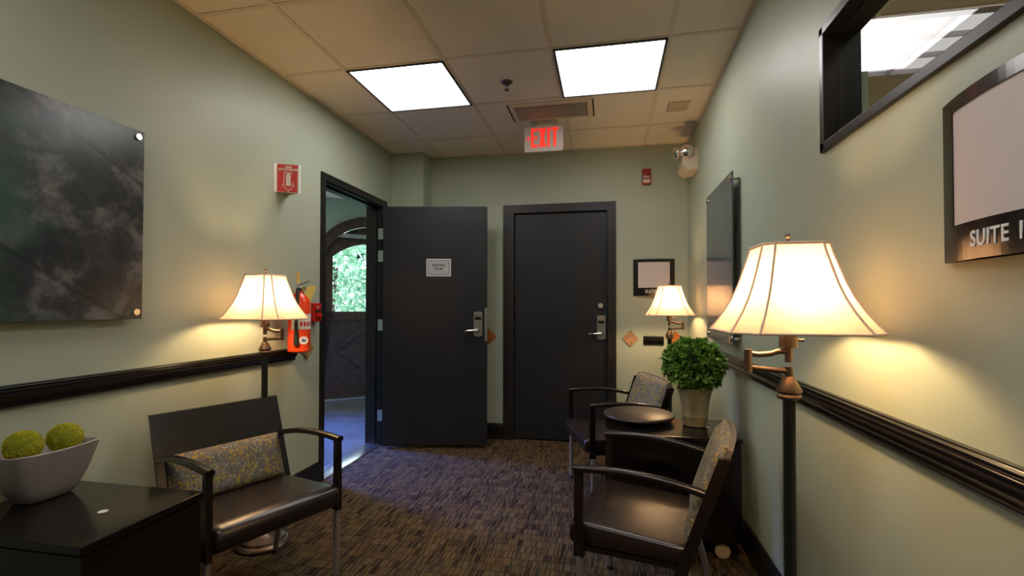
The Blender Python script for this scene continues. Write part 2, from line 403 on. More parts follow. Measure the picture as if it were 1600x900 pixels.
# ceiling: slab pieces that leave the light openings free are not needed, the lights sit in shallow frames
b = MB(); b.box((L - WT, NEAR, H), (R, D, H + 0.1)); ceiling = struct(b.obj('ceiling', M['tile'], smooth=False), 'tan acoustic tile ceiling')
GX, GY, T = -0.9007, 2.5324, 0.61
b = MB()
for k in range(-1, 3):
    b.box((GX + k * T - 0.012, NEAR, H - 0.004), (GX + k * T + 0.012, D, H + 0.001))
for j in range(-8, 3):
    b.box((L, GY + j * T - 0.012, H - 0.0036), (R, GY + j * T + 0.012, H + 0.001))
b.box((L, NEAR, H - 0.004), (L + 0.02, D, H + 0.001)); b.box((R - 0.02, NEAR, H - 0.004), (R, D, H + 0.001)); b.box((L, D - 0.02, H - 0.004), (R, D, H + 0.001))
b.obj('ceiling_grid', M['tbar'], ceiling, smooth=False)

# left wall with the doorway (opening y 2.977..3.86, z ..2.075)
OY0, OY1, OZ = 2.977, 3.86, 2.075
b = MB()
b.box((L - WT, NEAR, 0), (L, OY0, H)); b.box((L - WT, OY1, 0), (L, D + WT, H)); b.box((L - WT, OY0, OZ), (L, OY1, H))
struct(b.obj('wall_left', M['wall'], smooth=False), 'sage green left wall')
b = MB(); b.box((L, 4.03, 0), (-1.62, D, H)); struct(b.obj('wall_corner_bump', M['wall'], smooth=False), 'boxed out sage corner column')
# far wall with the closed door opening (x -.83..0)
DX0, DX1, DZ = -0.845, 0.015, 2.05
b = MB()
b.box((L - WT, D, 0), (DX0, D + WT, H)); b.box((DX1, D, 0), (R + WT, D + WT, H)); b.box((DX0, D, DZ), (DX1, D + WT, H))
b.box((DX0, D + WT - 0.02, 0), (DX1, D + WT, DZ))
struct(b.obj('wall_far', M['wall'], smooth=False), 'sage green far wall')
# right wall with high window (y ..1.665, z 1.675..2.08)
WY0, WY1, WZ0, WZ1 = -0.6, 1.640, 1.690, 2.060
b = MB()
b.box((R, NEAR, 0), (R + RT, D, WZ0)); b.box((R, WY1, WZ0), (R + RT, D, H)); b.box((R + 0.02, D + WT, 0), (R + RT, 4.7, H)); b.box((R, NEAR, WZ0), (R + RT, WY0, H)); b.box((R, WY0, WZ1), (R + RT, WY1, H))
struct(b.obj('wall_right', M['wall'], smooth=False), 'sage green right wall')
b = MB(); b.box((L - WT, NEAR - WT, 0), (R + WT, NEAR, H)); struct(b.obj('wall_near', M['wall'], smooth=False), 'sage green wall behind the viewer')

# baseboards and chair rails
BP = [(0, 0), (0.016, 0), (0.016, 0.112), (0.012, 0.118), (0.012, 0.126), (0.007, 0.136), (0.0, 0.142)]
def run(name, prof, p0, p1, nrm, material, label):
    p0, p1, nrm = Vector(p0), Vector(p1), Vector(nrm)
    mb = MB(); mb.loft([[p + nrm * a + Vector((0, 0, z)) for a, z in prof] for p in (p0, p1)])
    return struct(mb.obj(name, material, smooth=False), label)
run('baseboard_left', BP, (L, NEAR, 0), (L, 2.937, 0), (1, 0, 0), M['trim'], 'black baseboard on the left wall')
run('baseboard_left_end', BP, (L, 3.925, 0), (L, 4.03, 0), (1, 0, 0), M['trim'], 'black baseboard stub past the doorway')
run('baseboard_right', BP, (R, NEAR, 0), (R, D, 0), (-1, 0, 0), M['trim'], 'black baseboard on the right wall')
run('baseboard_far', BP, (-1.62, D, 0), (-0.915, D, 0), (0, -1, 0), M['trim'], 'black baseboard left of the closed door')
run('baseboard_far_right', BP, (0.077, D, 0), (R, D, 0), (0, -1, 0), M['trim'], 'black baseboard right of the closed door')
RP = [(0, 0), (0.011, 0.0), (0.016, 0.003), (0.016, 0.007), (0.011, 0.010), (0.013, 0.014), (0.024, 0.028), (0.029, 0.040), (0.029, 0.044), (0.022, 0.047), (0.022, 0.050), (0.027, 0.053), (0.027, 0.057), (0.019, 0.060), (0.019, 0.063), (0.022, 0.065), (0.022, 0.068), (0.012, 0.071), (0.012, 0.074), (0.0, 0.075)]
run('trim_2', RP, (L, NEAR, 0.862), (L, 2.665, 0.862), (1, 0, 0), M['rail_wood'], 'dark moulded chair rail along the left wall')
run('trim_3', RP, (R, NEAR, 0.858), (R, D, 0.858), (-1, 0, 0), M['rail_wood'], 'dark moulded chair rail along the right wall')

# ------------------------------------------------------------------ doors
# open doorway: frame belongs to door_1
d1 = sempty('door_1', (0, 0, 0), 0, 'charcoal door standing open against the far wall, with its frame')
b = MB(); FW = 0.04
for x0, x1 in ((L - 0.002, L + 0.014), (L - WT - 0.014, L - WT + 0.002)):
    b.box((x0, OY0 - FW, 0), (x1, OY0 + 0.004, OZ - 0.004)); b.box((x0, OY1 - 0.004, 0), (x1, OY1 + 0.06, OZ - 0.004))
    b.box((x0, OY0 - FW, OZ - 0.004), (x1, OY1 + 0.06, OZ + FW + 0.008))
b.box((L - WT, OY0 - 0.002, 0), (L, OY0 + 0.012, OZ)); b.box((L - WT, OY1 - 0.012, 0), (L, OY1 + 0.002, OZ)); b.box((L - WT, OY0, OZ - 0.012), (L, OY1, OZ + 0.002))
b.box((L - 0.085, OY0 + 0.01, 0), (L - 0.05, OY0 + 0.026, OZ - 0.01)); b.box((L - 0.085, OY1 - 0.026, 0), (L - 0.05, OY1 - 0.01, OZ - 0.01)); b.box((L - 0.085, OY0, OZ - 0.026), (L - 0.05, OY1, OZ - 0.01))
b.obj('door_frame', M['black_wood'], d1, smooth=False)
b = MB(); b.box((L - 0.040, OY0 + 0.0112, 0.985), (L - 0.006, OY0 + 0.0135, 1.068)); b.obj('strike_plate', M['steel'], d1, smooth=False)
leafang = math.radians(10.6); pv = Vector((L + 0.062, 3.742, 0)); lx = Vector((math.cos(leafang), math.sin(leafang), 0)); ly = Vector((-lx.y, lx.x, 0))
LW_ = 0.885
lm = frame_mtx(pv, lx, ly)          # local x along leaf, y = into the far wall, z = up
b = MB(); b.box((0, 0, 0.03), (LW_, 0.044, 2.045), 0.002, lm); leaf1 = b.obj('door_leaf', M['door_wood'], d1, smooth=False)
def lever_set(parent, o, ax, n, flip=-1, big=1.0):
    """keypad style escutcheon with lever. o = centre of plate on the face, ax = right, n = out of the face"""
    o, ax, n = Vector(o), Vector(ax), Vector(n); up = Vector((0, 0, 1))
    b = MB(); w2, h2 = 0.036, 0.105
    poly = [(-w2, -h2 + .012), (-w2 * .6, -h2 + .003), (0, -h2), (w2 * .6, -h2 + .003), (w2, -h2 + .012), (w2, h2 - .006), (w2 * .6, h2), (-w2 * .6, h2), (-w2, h2 - .006)]
    b.prism(poly, o, ax, up, n * 0.018)
    pl_ = b.obj('handle_plate', M['steel'], parent)
    b = MB(); b.prism([(-w2 * .95, .062), (w2 * .95, .062), (w2 * .95, h2 - .004), (-w2 * .95, h2 - .004)], o + n * 0.018, ax, up, n * 0.008); b.obj('keypad_cover', M['steel'], pl_)
    b = MB(); b.prism([(-w2 * .72, .036), (w2 * .72, .036), (w2 * .72, .058), (-w2 * .72, .058)], o + n * 0.0175, ax, up, n * 0.002); b.obj('card_slot', M['black_gloss'], pl_)
    b = MB(); hb = o + up * -0.052
    b.cyl(hb + n * 0.016, hb + n * 0.032, 0.019, 0.017); b.cyl(hb + n * 0.03, hb + n * 0.055, 0.010)
    b.tube([hb + n * 0.052 - ax * flip * 0.004, hb + n * 0.056 + ax * flip * 0.03, hb + n * 0.058 + ax * flip * 0.07 - up * 0.002, hb + n * 0.054 + ax * flip * 0.105 - up * 0.006], 0.0095)
    b.obj('door_handle', M['chrome'], parent)
nl = -ly
lever_set(leaf1, pv + lx * (LW_ - 0.075) + Vector((0, 0, 1.048)), lx, nl)
b = MB(); b.box((LW_ - 0.006, -0.0015, 0.905), (LW_ + 0.002, 0.034, 1.185), 0, lm); b.box((LW_ - 0.020, -0.003, 0.905), (LW_ - 0.006, 0.0002, 1.185), 0, lm); b.obj('latch_edge_plate', M['steel'], leaf1, smooth=False)
for z in (1.83, 1.635, 1.035, 0.25):
    b = MB(); b.box((L - 0.034, OY1 - 0.0145, z - 0.048), (L + 0.016, OY1 - 0.0115, z + 0.048)); b.cyl((L + 0.018, OY1 - 0.016, z - 0.048), (L + 0.018, OY1 - 0.016, z + 0.048), 0.006, n=12)
    b.obj('hinge', M['steel'], d1, smooth=False)
# sign on the open door
def face_sign(cx_, z0, z1, hw, fm):
    pass
sg = thing('door_sign', 'small grey bordered waiting room sign on the open charcoal door', 'sign', pv + lx * 0.475 + nl * 0.001 + Vector((0, 0, 1.525)), leafang)
b = MB(); b.box((-0.1035, -0.003, -0.074), (0.1035, 0, 0.074), 0.001); b.obj('sign_plate', M['sign_white'], sg, smooth=False)
b = MB(); b.box((-0.085, -0.0042, -0.057), (0.085, -0.003, 0.057)); b.obj('sign_face', M['sign_grey'], sg, smooth=False)
b = MB()
for (x0, x1, z0, z1) in ((-.091, .091, .057, .062), (-.091, .091, -.062, -.057), (-.091, -.086, -.062, .062), (.086, .091, -.062, .062)): b.box((x0, -0.0042, z0), (x1, -0.003, z1))
b.obj('sign_border', M['ink'], sg, smooth=False)
def tm(x, z): return frame_mtx((x, -0.0045, z), (1, 0, 0), (0, 0, 1))
text('sign_lettering', 'WAITING', 0.033, tm(0, 0.019), M['ink'], sg, bold=0.0010, sx=0.80)
text('sign_lettering', 'ROOM', 0.026, tm(0, -0.012), M['ink'], sg, bold=0.0010, sx=0.9)
text('sign_lettering', '\u2013 \u2013 \u2013 \u2013 \u2013 \u2013 \u2013', 0.012, tm(0, -0.035), M['ink'], sg, sx=1.6)

# closed door in the far wall
d2 = sempty('door_2', (0, 0, 0), 0, 'closed charcoal door in the far wall')
b = MB()
for y0, y1 in ((D - 0.016, D + 0.002),):
    b.box((-0.922, y0, 0), (DX0 + 0.02, y1, DZ - 0.012)); b.box((DX1 - 0.01, y0, 0), (0.077, y1, DZ - 0.012)); b.box((-0.922, y0, DZ - 0.012), (0.077, y1, 2.112))
b.box((DX0 - 0.002, D, 0), (DX0 + 0.02, D + WT, DZ)); b.box((DX1 - 0.014, D, 0), (DX1 + 0.002, D + WT, DZ)); b.box((DX0, D, DZ - 0.014), (DX1, D + WT, DZ + 0.002))
b.obj('door_frame', M['black_wood'], d2, smooth=False)
b = MB(); b.box((DX0 + 0.023, D + 0.018, 0.012), (DX1 - 0.017, D + 0.062, DZ - 0.017), 0.002); leaf2 = b.obj('door_leaf', M['door_wood'], d2, smooth=False)
lever_set(leaf2, (-0.050, D + 0.018, 1.014), (1, 0, 0), (0, -1, 0))
b = MB(); b.cyl((-0.056, D + 0.020, 1.205), (-0.056, D + 0.002, 1.205), 0.023, 0.020); b.cyl((-0.056, D + 0.004, 1.205), (-0.056, D - 0.001, 1.205), 0.010); b.obj('deadbolt', mat('satin_nickel', (0.62, 0.56, 0.50), rough=0.45, metal=0.6), leaf2)

# ------------------------------------------------------------------ vestibule and arched outside door
uD = Vector((0.774, 0.632, 0)).normalized(); P0 = Vector((-3.105, 5.79, 0)); nD = Vector((uD.y, -uD.x, 0))    # nD points to the camera
ang3 = math.atan2(uD.y, uD.x)
CS = 0.05                       # centre of the arched door along the wall
def arch(cx, cz, r, hw, z0, n=20):
    """outline of an arched opening: rectangle with a segmental head"""
    a0 = math.asin(min(1, hw / r)); pts = [(cx - hw, z0)]
    for k in range(n + 1):
        a = -a0 + 2 * a0 * k / n; pts.append((cx + r * math.sin(a), cz + r * math.cos(a)))
    pts.append((cx + hw, z0)); return pts
def band(mb, outer, inner, o, ux, depth):
    """ring between two outlines with equal counts"""
    o, ux, dv = Vector(o), Vector(ux), Vector(depth); up = Vector((0, 0, 1)); bm = mb.bm
    A = [bm.verts.new(o + ux * x + up * z) for x, z in outer]; B = [bm.verts.new(o + ux * x + up * z) for x, z in inner]
    A2 = [bm.verts.new(v.co + dv) for v in A]; B2 = [bm.verts.new(v.co + dv) for v in B]
    n = len(A)
    for k in range(n - 1):
        for q in ((A[k], A[k + 1], B[k + 1], B[k]), (A2[k], B2[k], B2[k + 1], A2[k + 1]), (A[k], A2[k], A2[k + 1], A[k + 1]), (B[k], B[k + 1], B2[k + 1], B2[k])):
            bm.faces.new(q)
    for k in (0, n - 1): bm.faces.new((A[k], B[k], B2[k], A2[k]))
op = arch(CS, 1.60, 0.655, 0.60, 0.0)
wl = [(-2.0, 0)] + [(-2.0, H)] + [(x, H) for x, z in op[2:-2]] + [(1.7, H), (1.7, 0)]
wl = [(-2.0, 0), (-2.0, H)] + [(x, H) for x, z in op[2:-2]] + [(1.7, H), (1.7, 0)]
b = MB(); band(b, wl, op, P0, uD, -nD * 0.14)
struct(b.obj('wall_vestibule_far', M['wall_teal'], smooth=False), 'pale green vestibule wall around the arched door')
def VW(name, a, c, label, z0=0, z1=H):
    mb = MB(); mb.box(a + (z0,), c + (z1,)); return struct(mb.obj(name, M['wall_teal'], smooth=False), label)
VW('wall_vestibule_near', (VX0 - 0.14, VY0 - 0.14), (L - WT, VY0), 'vestibule wall on the viewer side')
eL = P0 + uD * -2.0
b = MB(); b.box((VX0 - 0.14, VY0, 0), (VX0, 3.85, H)); b.box((VX0 - 0.14, 4.45, 0), (VX0, eL.y + 0.1, H)); b.box((VX0 - 0.14, 3.85, 2.35), (VX0, 4.45, H))
struct(b.obj('wall_vestibule_side', M['wall_teal'], smooth=False), 'vestibule side wall with an added window opening')
w2 = sempty('added_window', (0, 0, 0), 0, 'unseen tall window added to let blue daylight into the vestibule')  # unseen opening put in as a source for the blue floor light
b = MB()
for y in (3.85, 4.41): b.box((VX0 - 0.09, y, 0), (VX0 - 0.04, y + 0.04, 2.35))
for z in (0, 2.31): b.box((VX0 - 0.09, 3.85, z), (VX0 - 0.04, 4.45, z + 0.04))
b.obj('window_frame', M['black_wood'], w2, smooth=False)
b = MB(); b.box((VX0 - 0.068, 3.85, 0), (VX0 - 0.062, 4.45, 2.35)); b.obj('window_pane', M['glass'], w2, smooth=False)
b = MB(); b.box((L - WT, D + WT, 0), (L - WT + 0.1, VY1, H)); struct(b.obj('wall_vestibule_right', M['wall_teal'], smooth=False), 'vestibule right wall')
b = MB(); b.prism([(VX0 - 0.14, VY0 - 0.14), (L - WT, VY0 - 0.14), (L - WT, 6.95), (eL.x, eL.y + 0.1), (VX0 - 0.14, eL.y + 0.1)], (0, 0, H), (1, 0, 0), (0, 1, 0), (0, 0, 0.1))
struct(b.obj('ceiling_vestibule', M['tile'], smooth=False), 'vestibule ceiling')

d3 = sempty('door_3', P0, ang3, 'arched dark wood outside door with glass upper half')
# local: x along uD, y away from camera, z up (origin at P0)
ax3, up3, in3 = Vector((1, 0, 0)), Vector((0, 0, 1)), Vector((0, -1, 0))
b = MB(); band(b, arch(CS, 1.60, 0.755, 0.70, 0.0), arch(CS, 1.60, 0.645, 0.59, 0.0), (0, 0, 0), ax3, in3 * 0.03)
band(b, arch(CS, 1.60, 0.775, 0.72, 0.0), arch(CS, 1.60, 0.745, 0.69, 0.0), (0, 0, 0), ax3, in3 * 0.045); b.obj('door_casing', M['arch_wood'], d3, smooth=False)
b = MB(); gl = arch(CS, 1.325, 0.70, 0.475, 1.13)
band(b, arch(CS, 1.60, 0.645, 0.595, 0.02), gl, (0, 0.05, 0), ax3, in3 * -0.05)
b.box((CS - 0.59, 0.05, 0.02), (CS - 0.475, 0.10, 1.13)); b.box((CS + 0.475, 0.05, 0.02), (CS + 0.59, 0.10, 1.13))
b.box((CS - 0.48, 0.05, 1.02), (CS + 0.48, 0.10, 1.13)); b.box((CS - 0.48, 0.05, 0.02), (CS + 0.48, 0.10, 0.30)); b.box((CS - 0.48, 0.075, 0.28), (CS + 0.48, 0.09, 1.05))
lf3 = b.obj('door_leaf', M['arch_wood'], d3, smooth=False)
b = MB()
for s in (-1, 1):
    p, q = Vector((CS - 0.47, 0.066, 0.66 - s * 0.0)), Vector((CS + 0.47, 0.066, 0.66 + s * 0.36))
    for a_, c_ in ((Vector((CS - 0.42, 0.058, 0.66)), Vector((CS + 0.02, 0.058, 0.66 + s * 0.34))), (Vector((CS + 0.46, 0.058, 0.66)), Vector((CS + 0.02, 0.058, 0.66 + s * 0.34)))):
        b.sweep([a_, c_], [(-.012, -.035), (.012, -.035), (.012, .035), (-.012, .035)], up=(0, 1, 0.001) if False else (0, 0, 1))
b.obj('cross_brace', M['arch_wood'], lf3, smooth=False)
b = MB(); b.prism(arch(CS, 1.325, 0.70, 0.475, 1.13), (0, 0.072, 0), ax3, up3, (0, 0.006, 0)); b.obj('glass_pane', M['glass'], lf3, smooth=False)
tx = frame_mtx((-0.075, 0.066, 1.845), (-1, 0, 0), (0, 0, 1))
text('glass_numerals', '74', 0.135, tx, M['ink'], lf3, bold=0.001, sx=0.85, align='CENTER')
b = MB(); b.box((CS - 0.40, 0.0, 2.085), (CS + 0.05, 0.045, 2.14), 0.006); b.tube([(CS - 0.28, -0.02, 2.12), (CS - 0.1, -0.06, 2.115), (CS + 0.06, -0.02, 2.10)], 0.008); b.obj('door_closer', M['steel'], lf3)
b = MB(); b.box((CS - 0.7, -0.03, -0.004), (CS + 0.7, 0.14, 0.018), 0.004); b.obj('sill', M['steel'], d3, smooth=False)
t = thing('ceiling_light', 'square light panel added to the vestibule ceiling to brighten its wall and arched door', 'ceiling light', (-3.1, 3.7, H))  # added panel, warms and brightens the wall around the arched door
b = MB(); b.box((-0.30, -0.30, -0.012), (0.30, 0.30, -0.001), 0.002); b.obj('frame', M['tbar'], t, smooth=False)
b = MB(); b.box((-0.28, -0.28, -0.016), (0.28, 0.28, -0.0122)); b.obj('diffuser', emit('added_vestibule_lens', (1.0, 0.90, 0.76), 13.0), t, smooth=False)
# outdoors seen through the arched glass
b = MB(); b.box((-12, 4.6, -0.3), (2, 16, -0.12)); struct(b.obj('ground_outside', M['stone_out'], smooth=False), 'pale paving outside')
def tree(name, loc, rad, n, label, seed):
    rnd = random.Random(seed); t = thing(name, label, 'tree', loc)
    b = MB(); b.tube([(0, 0, -0.2), (0.05, 0.02, 0.6), (0, 0.05, 1.3), (0.1, 0, rad * 1.5)], 0.07, 8); b.obj('trunk', M['bark'], t)
    b = MB()
    for k in range(n):
        v = Vector((rnd.gauss(0, 1), rnd.gauss(0, 1), rnd.gauss(0, 1))).normalized() * rad * (0.45 + 0.6 * rnd.random() ** 0.5)
        v.z = v.z * 1.1 + rad * 1.0
        e = Euler((rnd.uniform(-1, 1), rnd.uniform(-1, 1), rnd.uniform(0, 6.28))).to_matrix(); s = rnd.uniform(0.045, 0.10)
        vs_ = [b.bm.verts.new(v + e @ Vector(q) * s) for q in ((-1, 0, 0), (0, -.45, .1), (1, 0, 0), (0, .45, .1))]
        b.bm.faces.new(vs_)
    b.obj('foliage', M['tree_leaf'], t, smooth=False)
for dist, off, rad, n, label, sd in ((3.0, -0.1, 1.35, 6500, 'leafy tree seen through the arched door glass', 3),
                                     (8.0, 2.4, 2.0, 5200, 'second leafy tree behind and right of the first outside', 5),
                                     (8.0, -2.6, 2.0, 5200, 'third leafy tree at the left edge of the arched glass', 6)):
    q = P0 - nD * dist + uD * off
    tree('tree', (q.x, q.y, -0.1), rad, n, label, sd)

# ------------------------------------------------------------------ high window and the room beyond
w1 = sempty('window_1', (0, 0, 0), 0, 'high black framed window in the right wall')
b = MB(); fx0, fx1 = R - 0.012, R + 0.098; tk = 0.016
b.box((fx0, WY1 - tk, WZ0 - 0.01), (fx1, WY1 + 0.01, WZ1 + 0.01), 0.002); b.box((fx0, WY0, WZ0 - 0.012), (fx1, WY1 + 0.01, WZ0 + tk), 0.002); b.box((fx0, WY0, WZ1 - tk), (fx1, WY1 + 0.01, WZ1 + 0.012), 0.002)
b.box((fx0, WY0 - 0.01, WZ0 - 0.01), (fx1, WY0 + tk, WZ1 + 0.01), 0.002)
# stop bead holding the pane
sx0, sx1 = R + 0.030, R + 0.060
b.box((sx0, WY1 - 0.022, WZ0), (sx1, WY1, WZ1)); b.box((sx0, WY0, WZ0), (sx1, WY1, WZ0 + 0.022)); b.box((sx0, WY0, WZ1 - 0.022), (sx1, WY1, WZ1))
b.obj('window_frame', M['trim'], w1, smooth=False)
b = MB(); b.box((R + 0.042, WY0, WZ0), (R + 0.048, WY1, WZ1)); b.obj('window_pane', M['glass'], w1, smooth=False)
NX1, NY0, NY1 = 4.2, -1.0, 4.6
b = MB(); b.box((R + RT, NY0, H), (NX1, NY1, H + 0.1)); nc = struct(b.obj('ceiling_next_room', M['tile'], smooth=False), 'tile ceiling of the room beyond the high window')
b = MB()
for k in range(0, 6): b.box((1.19 + k * T * 2 - 0.012, NY0, H - 0.004), (1.19 + k * T * 2 + 0.012, NY1, H + 0.001))
for j in range(-5, 4): b.box((R + RT, 2.54 + j * T - 0.012, H - 0.0036), (NX1, 2.54 + j * T + 0.012, H + 0.001))
b.obj('ceiling_grid', M['tbar'], nc, smooth=False)
b = MB(); b.box((NX1, NY0, 0), (NX1 + 0.1, NY1, H)); struct(b.obj('wall_next_room_right', M['wall'], smooth=False), 'far side wall of the next room')
b = MB(); b.box((R + RT, NY1, 0), (NX1 + 0.1, NY1 + 0.1, H)); struct(b.obj('wall_next_room_far', M['wall'], smooth=False), 'end wall of the next room')
b = MB(); b.box((R + RT, NY0 - 0.1, 0), (NX1 + 0.1, NY0, H)); struct(b.obj('wall_next_room_near', M['wall'], smooth=False), 'near wall of the next room')
b = MB(); b.box((R + RT, NY0, -0.1), (NX1, NY1, 0)); struct(b.obj('floor_next_room', M['tile'], smooth=False), 'pale unseen floor of the next room, made to bounce light')  # ceiling tile material keeps this unseen floor pale so light bounces up
M['louvre'] = mat('louvre_metal', (0.50, 0.46, 0.48), rough=0.3, metal=0.3, var=0.02)
def troffer(loc, strength, label):
    t = thing('troffer_light', label, 'ceiling light', loc)
    b = MB(); b.box((-0.60, -0.295, -0.003), (0.60, 0.295, -0.0005)); b.obj('lens', emit('troffer_lens', (1.0, 0.93, 0.95), strength), t, smooth=False)
    b = MB()
    for yy in (-0.297, -0.100, 0.100, 0.291): b.box((-0.60, yy, -0.030), (0.60, yy + 0.006, -0.003))
    for k in range(7): b.box((-0.60 + k * 0.2 - 0.003, -0.295, -0.030), (-0.60 + k * 0.2 + 0.003, 0.295, -0.003))
    b.obj('louvre', M['louvre'], t, smooth=False)
troffer((1.815, 2.845, H - 0.004), 0.42, 'parabolic louvred ceiling light glimpsed through the high window')
troffer((2.9, 0.9, H - 0.004), 9.0, 'unseen louvred ceiling light added to brighten the room beyond the high window')  # added out of view to lift the next room's ceiling by bounce

# ------------------------------------------------------------------ ceiling fixtures
def panel_light(x, y, label):
    t = thing('ceiling_light', label, 'ceiling light', (x, y, H), 0, 'square ceiling light panels')
    b = MB(); h = 0.300; f = 0.014
    for (x0, x1, y0, y1) in ((-h, -h + f, -h, h), (h - f, h, -h, h), (-h, h, -h, -h + f), (-h, h, h - f, h)): b.box((x0, y0, -0.010), (x1, y1, -0.0002))
    b.obj('frame', mat('light_frame_%d' % len(bpy.data.materials), (0.05, 0.045, 0.045), rough=0.4), t, smooth=False)
    b = MB(); b.box((-h + f, -h + f, -0.005), (h - f, h - f, -0.0004)); b.obj('diffuser', M['lens'], t, smooth=False)
    return t
panel_light(GX - T / 2, GY + T / 2, 'bright square ceiling light panel nearer the left wall')
panel_light(GX + 1.5 * T, GY + T / 2, 'bright square ceiling light panel nearer the exit sign and right wall')
panel_light(GX - T / 2, GY - 3.5 * T, 'square ceiling light panel overhead on the left side')
panel_light(GX + 1.5 * T, GY - 3.5 * T, 'square ceiling light panel overhead on the right side')

t = thing('air_vent', 'long tan slatted ceiling vent above the exit sign', 'vent', (-0.383, 3.342, H))
b = MB(); b.box((-0.300, -0.155, -0.006), (0.300, 0.155, -0.0002), 0.002); b.box((-0.262, -0.118, -0.010), (0.262, 0.118, -0.006)); b.obj('vent_plate', M['tbar'], t, smooth=False)
b = MB(); b.box((-0.252, -0.108, -0.0115), (0.252, 0.108, -0.0101)); b.obj('backing', M['dark'], t, smooth=False)
b = MB()
for k in range(42): b.box((-0.250 + k * 0.0122, -0.108, -0.019), (-0.250 + k * 0.0122 + 0.0056, 0.108, -0.0116))
b.obj('grille', M['grille'], t, smooth=False)
for x0 in (-0.297, 0.287):
    b = MB(); b.box((x0, -0.15, -0.0075), (x0 + 0.01, 0.15, -0.006)); b.obj('slot', M['dark'], t, smooth=False)

t = thing('fire_sprinkler', 'small dark sprinkler head hanging from the ceiling tile between the light panels', 'sprinkler', (-0.607, 2.865, H))
b = MB(); b.lathe([(0.036, 0), (0.036, -0.004), (0.024, -0.012), (0.012, -0.014)]); b.obj('escutcheon', M['bronze'], t)
b = MB(); b.cyl((0, 0, -0.012), (0, 0, -0.026), 0.009, 0.007, 12); b.tube([(-0.007, 0, -0.024), (-0.013, 0, -0.034), (-0.003, 0, -0.048)], 0.0022, 8); b.tube([(0.007, 0, -0.024), (0.013, 0, -0.034), (0.003, 0, -0.048)], 0.0022, 8); b.lathe([(0.004, -0.046), (0.015, -0.049), (0.015, -0.051), (0.0, -0.051)]); b.obj('nozzle', M['bronze'], t)

t = thing('ceiling_hatch', 'small square flush cover in the ceiling tile near the right wall', 'ceiling hatch', (0.487, 3.441, H))
b = MB(); b.box((-0.068, -0.08, -0.003), (0.068, 0.08, -0.0002), 0.001); b.obj('cover', mat('hatch_beige', (0.55, 0.42, 0.27), rough=0.8), t, smooth=False)
b = MB(); b.box((-0.071, -0.083, -0.0015), (0.071, -0.080, -0.0002)); b.box((-0.071, -0.083, -0.0015), (-0.068, 0.083, -0.0002)); b.obj('seam', M['dark'], t, smooth=False)

# exit sign
t = thing('exit_sign', 'lit red exit sign with left arrow hanging from the ceiling', 'exit sign', (-0.459, 3.50, 2.44))
b = MB(); hw, hh, r = 0.144, 0.093, 0.018; poly = []
for cx_, cz_, a0 in ((hw - r, hh - r, 0), (-hw + r, hh - r, 90), (-hw + r, -hh + r, 180), (hw - r, -hh + r, 270)):
    for k in range(6): a = math.radians(a0 + 18 * k); poly.append((cx_ + r * math.cos(a), cz_ + r * math.sin(a)))
b.prism(poly, (0, 0.014, 0), (1, 0, 0), (0, 0, 1), (0, -0.028, 0)); b.obj('sign_body', M['exit_panel'], t)
b = MB(); b.box((-0.075, -0.012, hh - 0.002), (0.075, 0.02, hh + 0.010)); b.box((-0.05, 0.002, hh + 0.006), (0.05, 0.026, 2.5875 - 2.44), 0.003); b.box((-0.10, 0.003, 2.5875 - 2.44 - 0.012), (0.10, 0.075, 2.5875 - 2.44 - 0.0005), 0.004); b.obj('mount', M['cream'], t, smooth=False)
b = MB(); o3 = (0, -0.0142, 0); X3, Z3, D3 = (1, 0, 0), (0, 0, 1), (0, -0.003, 0)
y0, y1 = -0.060, 0.080; s = 0.0185
def rc(x0, x1, z0, z1): b.prism([(x0, z0), (x1, z0), (x1, z1), (x0, z1)], o3, X3, Z3, D3)
E0 = -0.094; E1 = E0 + 0.050
rc(E0, E0 + s, y0, y1); rc(E0 + s, E1, y1 - 0.018, y1); rc(E0 + s, E1 - 0.003, 0.002, 0.018); rc(E0 + s, E1, y0, y0 + 0.018)
X0, X1 = -0.035, 0.017
b.prism([(X0, y1), (X0 + s + .003, y1), (X1, y0), (X1 - s - .003, y0)], o3, X3, Z3, D3); b.prism([(X0, y0), (X0 + s + .003, y0), (X1, y1), (X1 - s - .003, y1)], (0, -0.0146, 0), X3, Z3, D3)
rc(0.027, 0.0455, y0, y1); rc(0.055, 0.109, y1 - 0.018, y1); rc(0.073, 0.0915, y0, y1 - 0.018)
b.prism([(-0.126, 0.006), (-0.110, 0.024), (-0.105, 0.018), (-0.115, 0.006), (-0.105, -0.006), (-0.110, -0.012)], o3, X3, Z3, D3)
b.obj('lettering', M['exit_red'], t, smooth=False)

# emergency light on right wall near the far corner
t = thing('emergency_light', 'cream twin head emergency light high in the far right corner', 'emergency light', (R, 3.86, 2.31))
b = MB(); b.prism([(0, -0.075), (-0.070, -0.082), (-0.112, -0.045), (-0.112, 0.0), (-0.085, 0.075), (0, 0.085)], (0, -0.11, 0), (1, 0, 0), (0, 0, 1), (0, 0.24, 0)); b.obj('housing', M['cream'], t, smooth=False)
for (p, dr) in (((-0.085, -0.13, 0.055), (-0.25, -1, -0.05)), ((-0.150, -0.02, 0.075), (-0.9, -0.45, -0.15))):
    p, dr = Vector(p), Vector(dr).normalized()
    b = MB(); b.lathe([(0.012, -0.05), (0.030, -0.045), (0.044, -0.012), (0.046, 0.0), (0.042, 0.004)], p, axis=dr); b.cyl(p - dr * 0.03, Vector((-0.04, p.y * 0.6, 0.03)), 0.012)
    hd = b.obj('lamp_head', M['cream'], t)
    b = MB(); b.lathe([(0.041, 0.0035), (0.030, 0.010), (0.016, 0.013), (0.0, 0.014)], p, axis=dr); b.obj('lamp_glass', M['chrome'], hd)

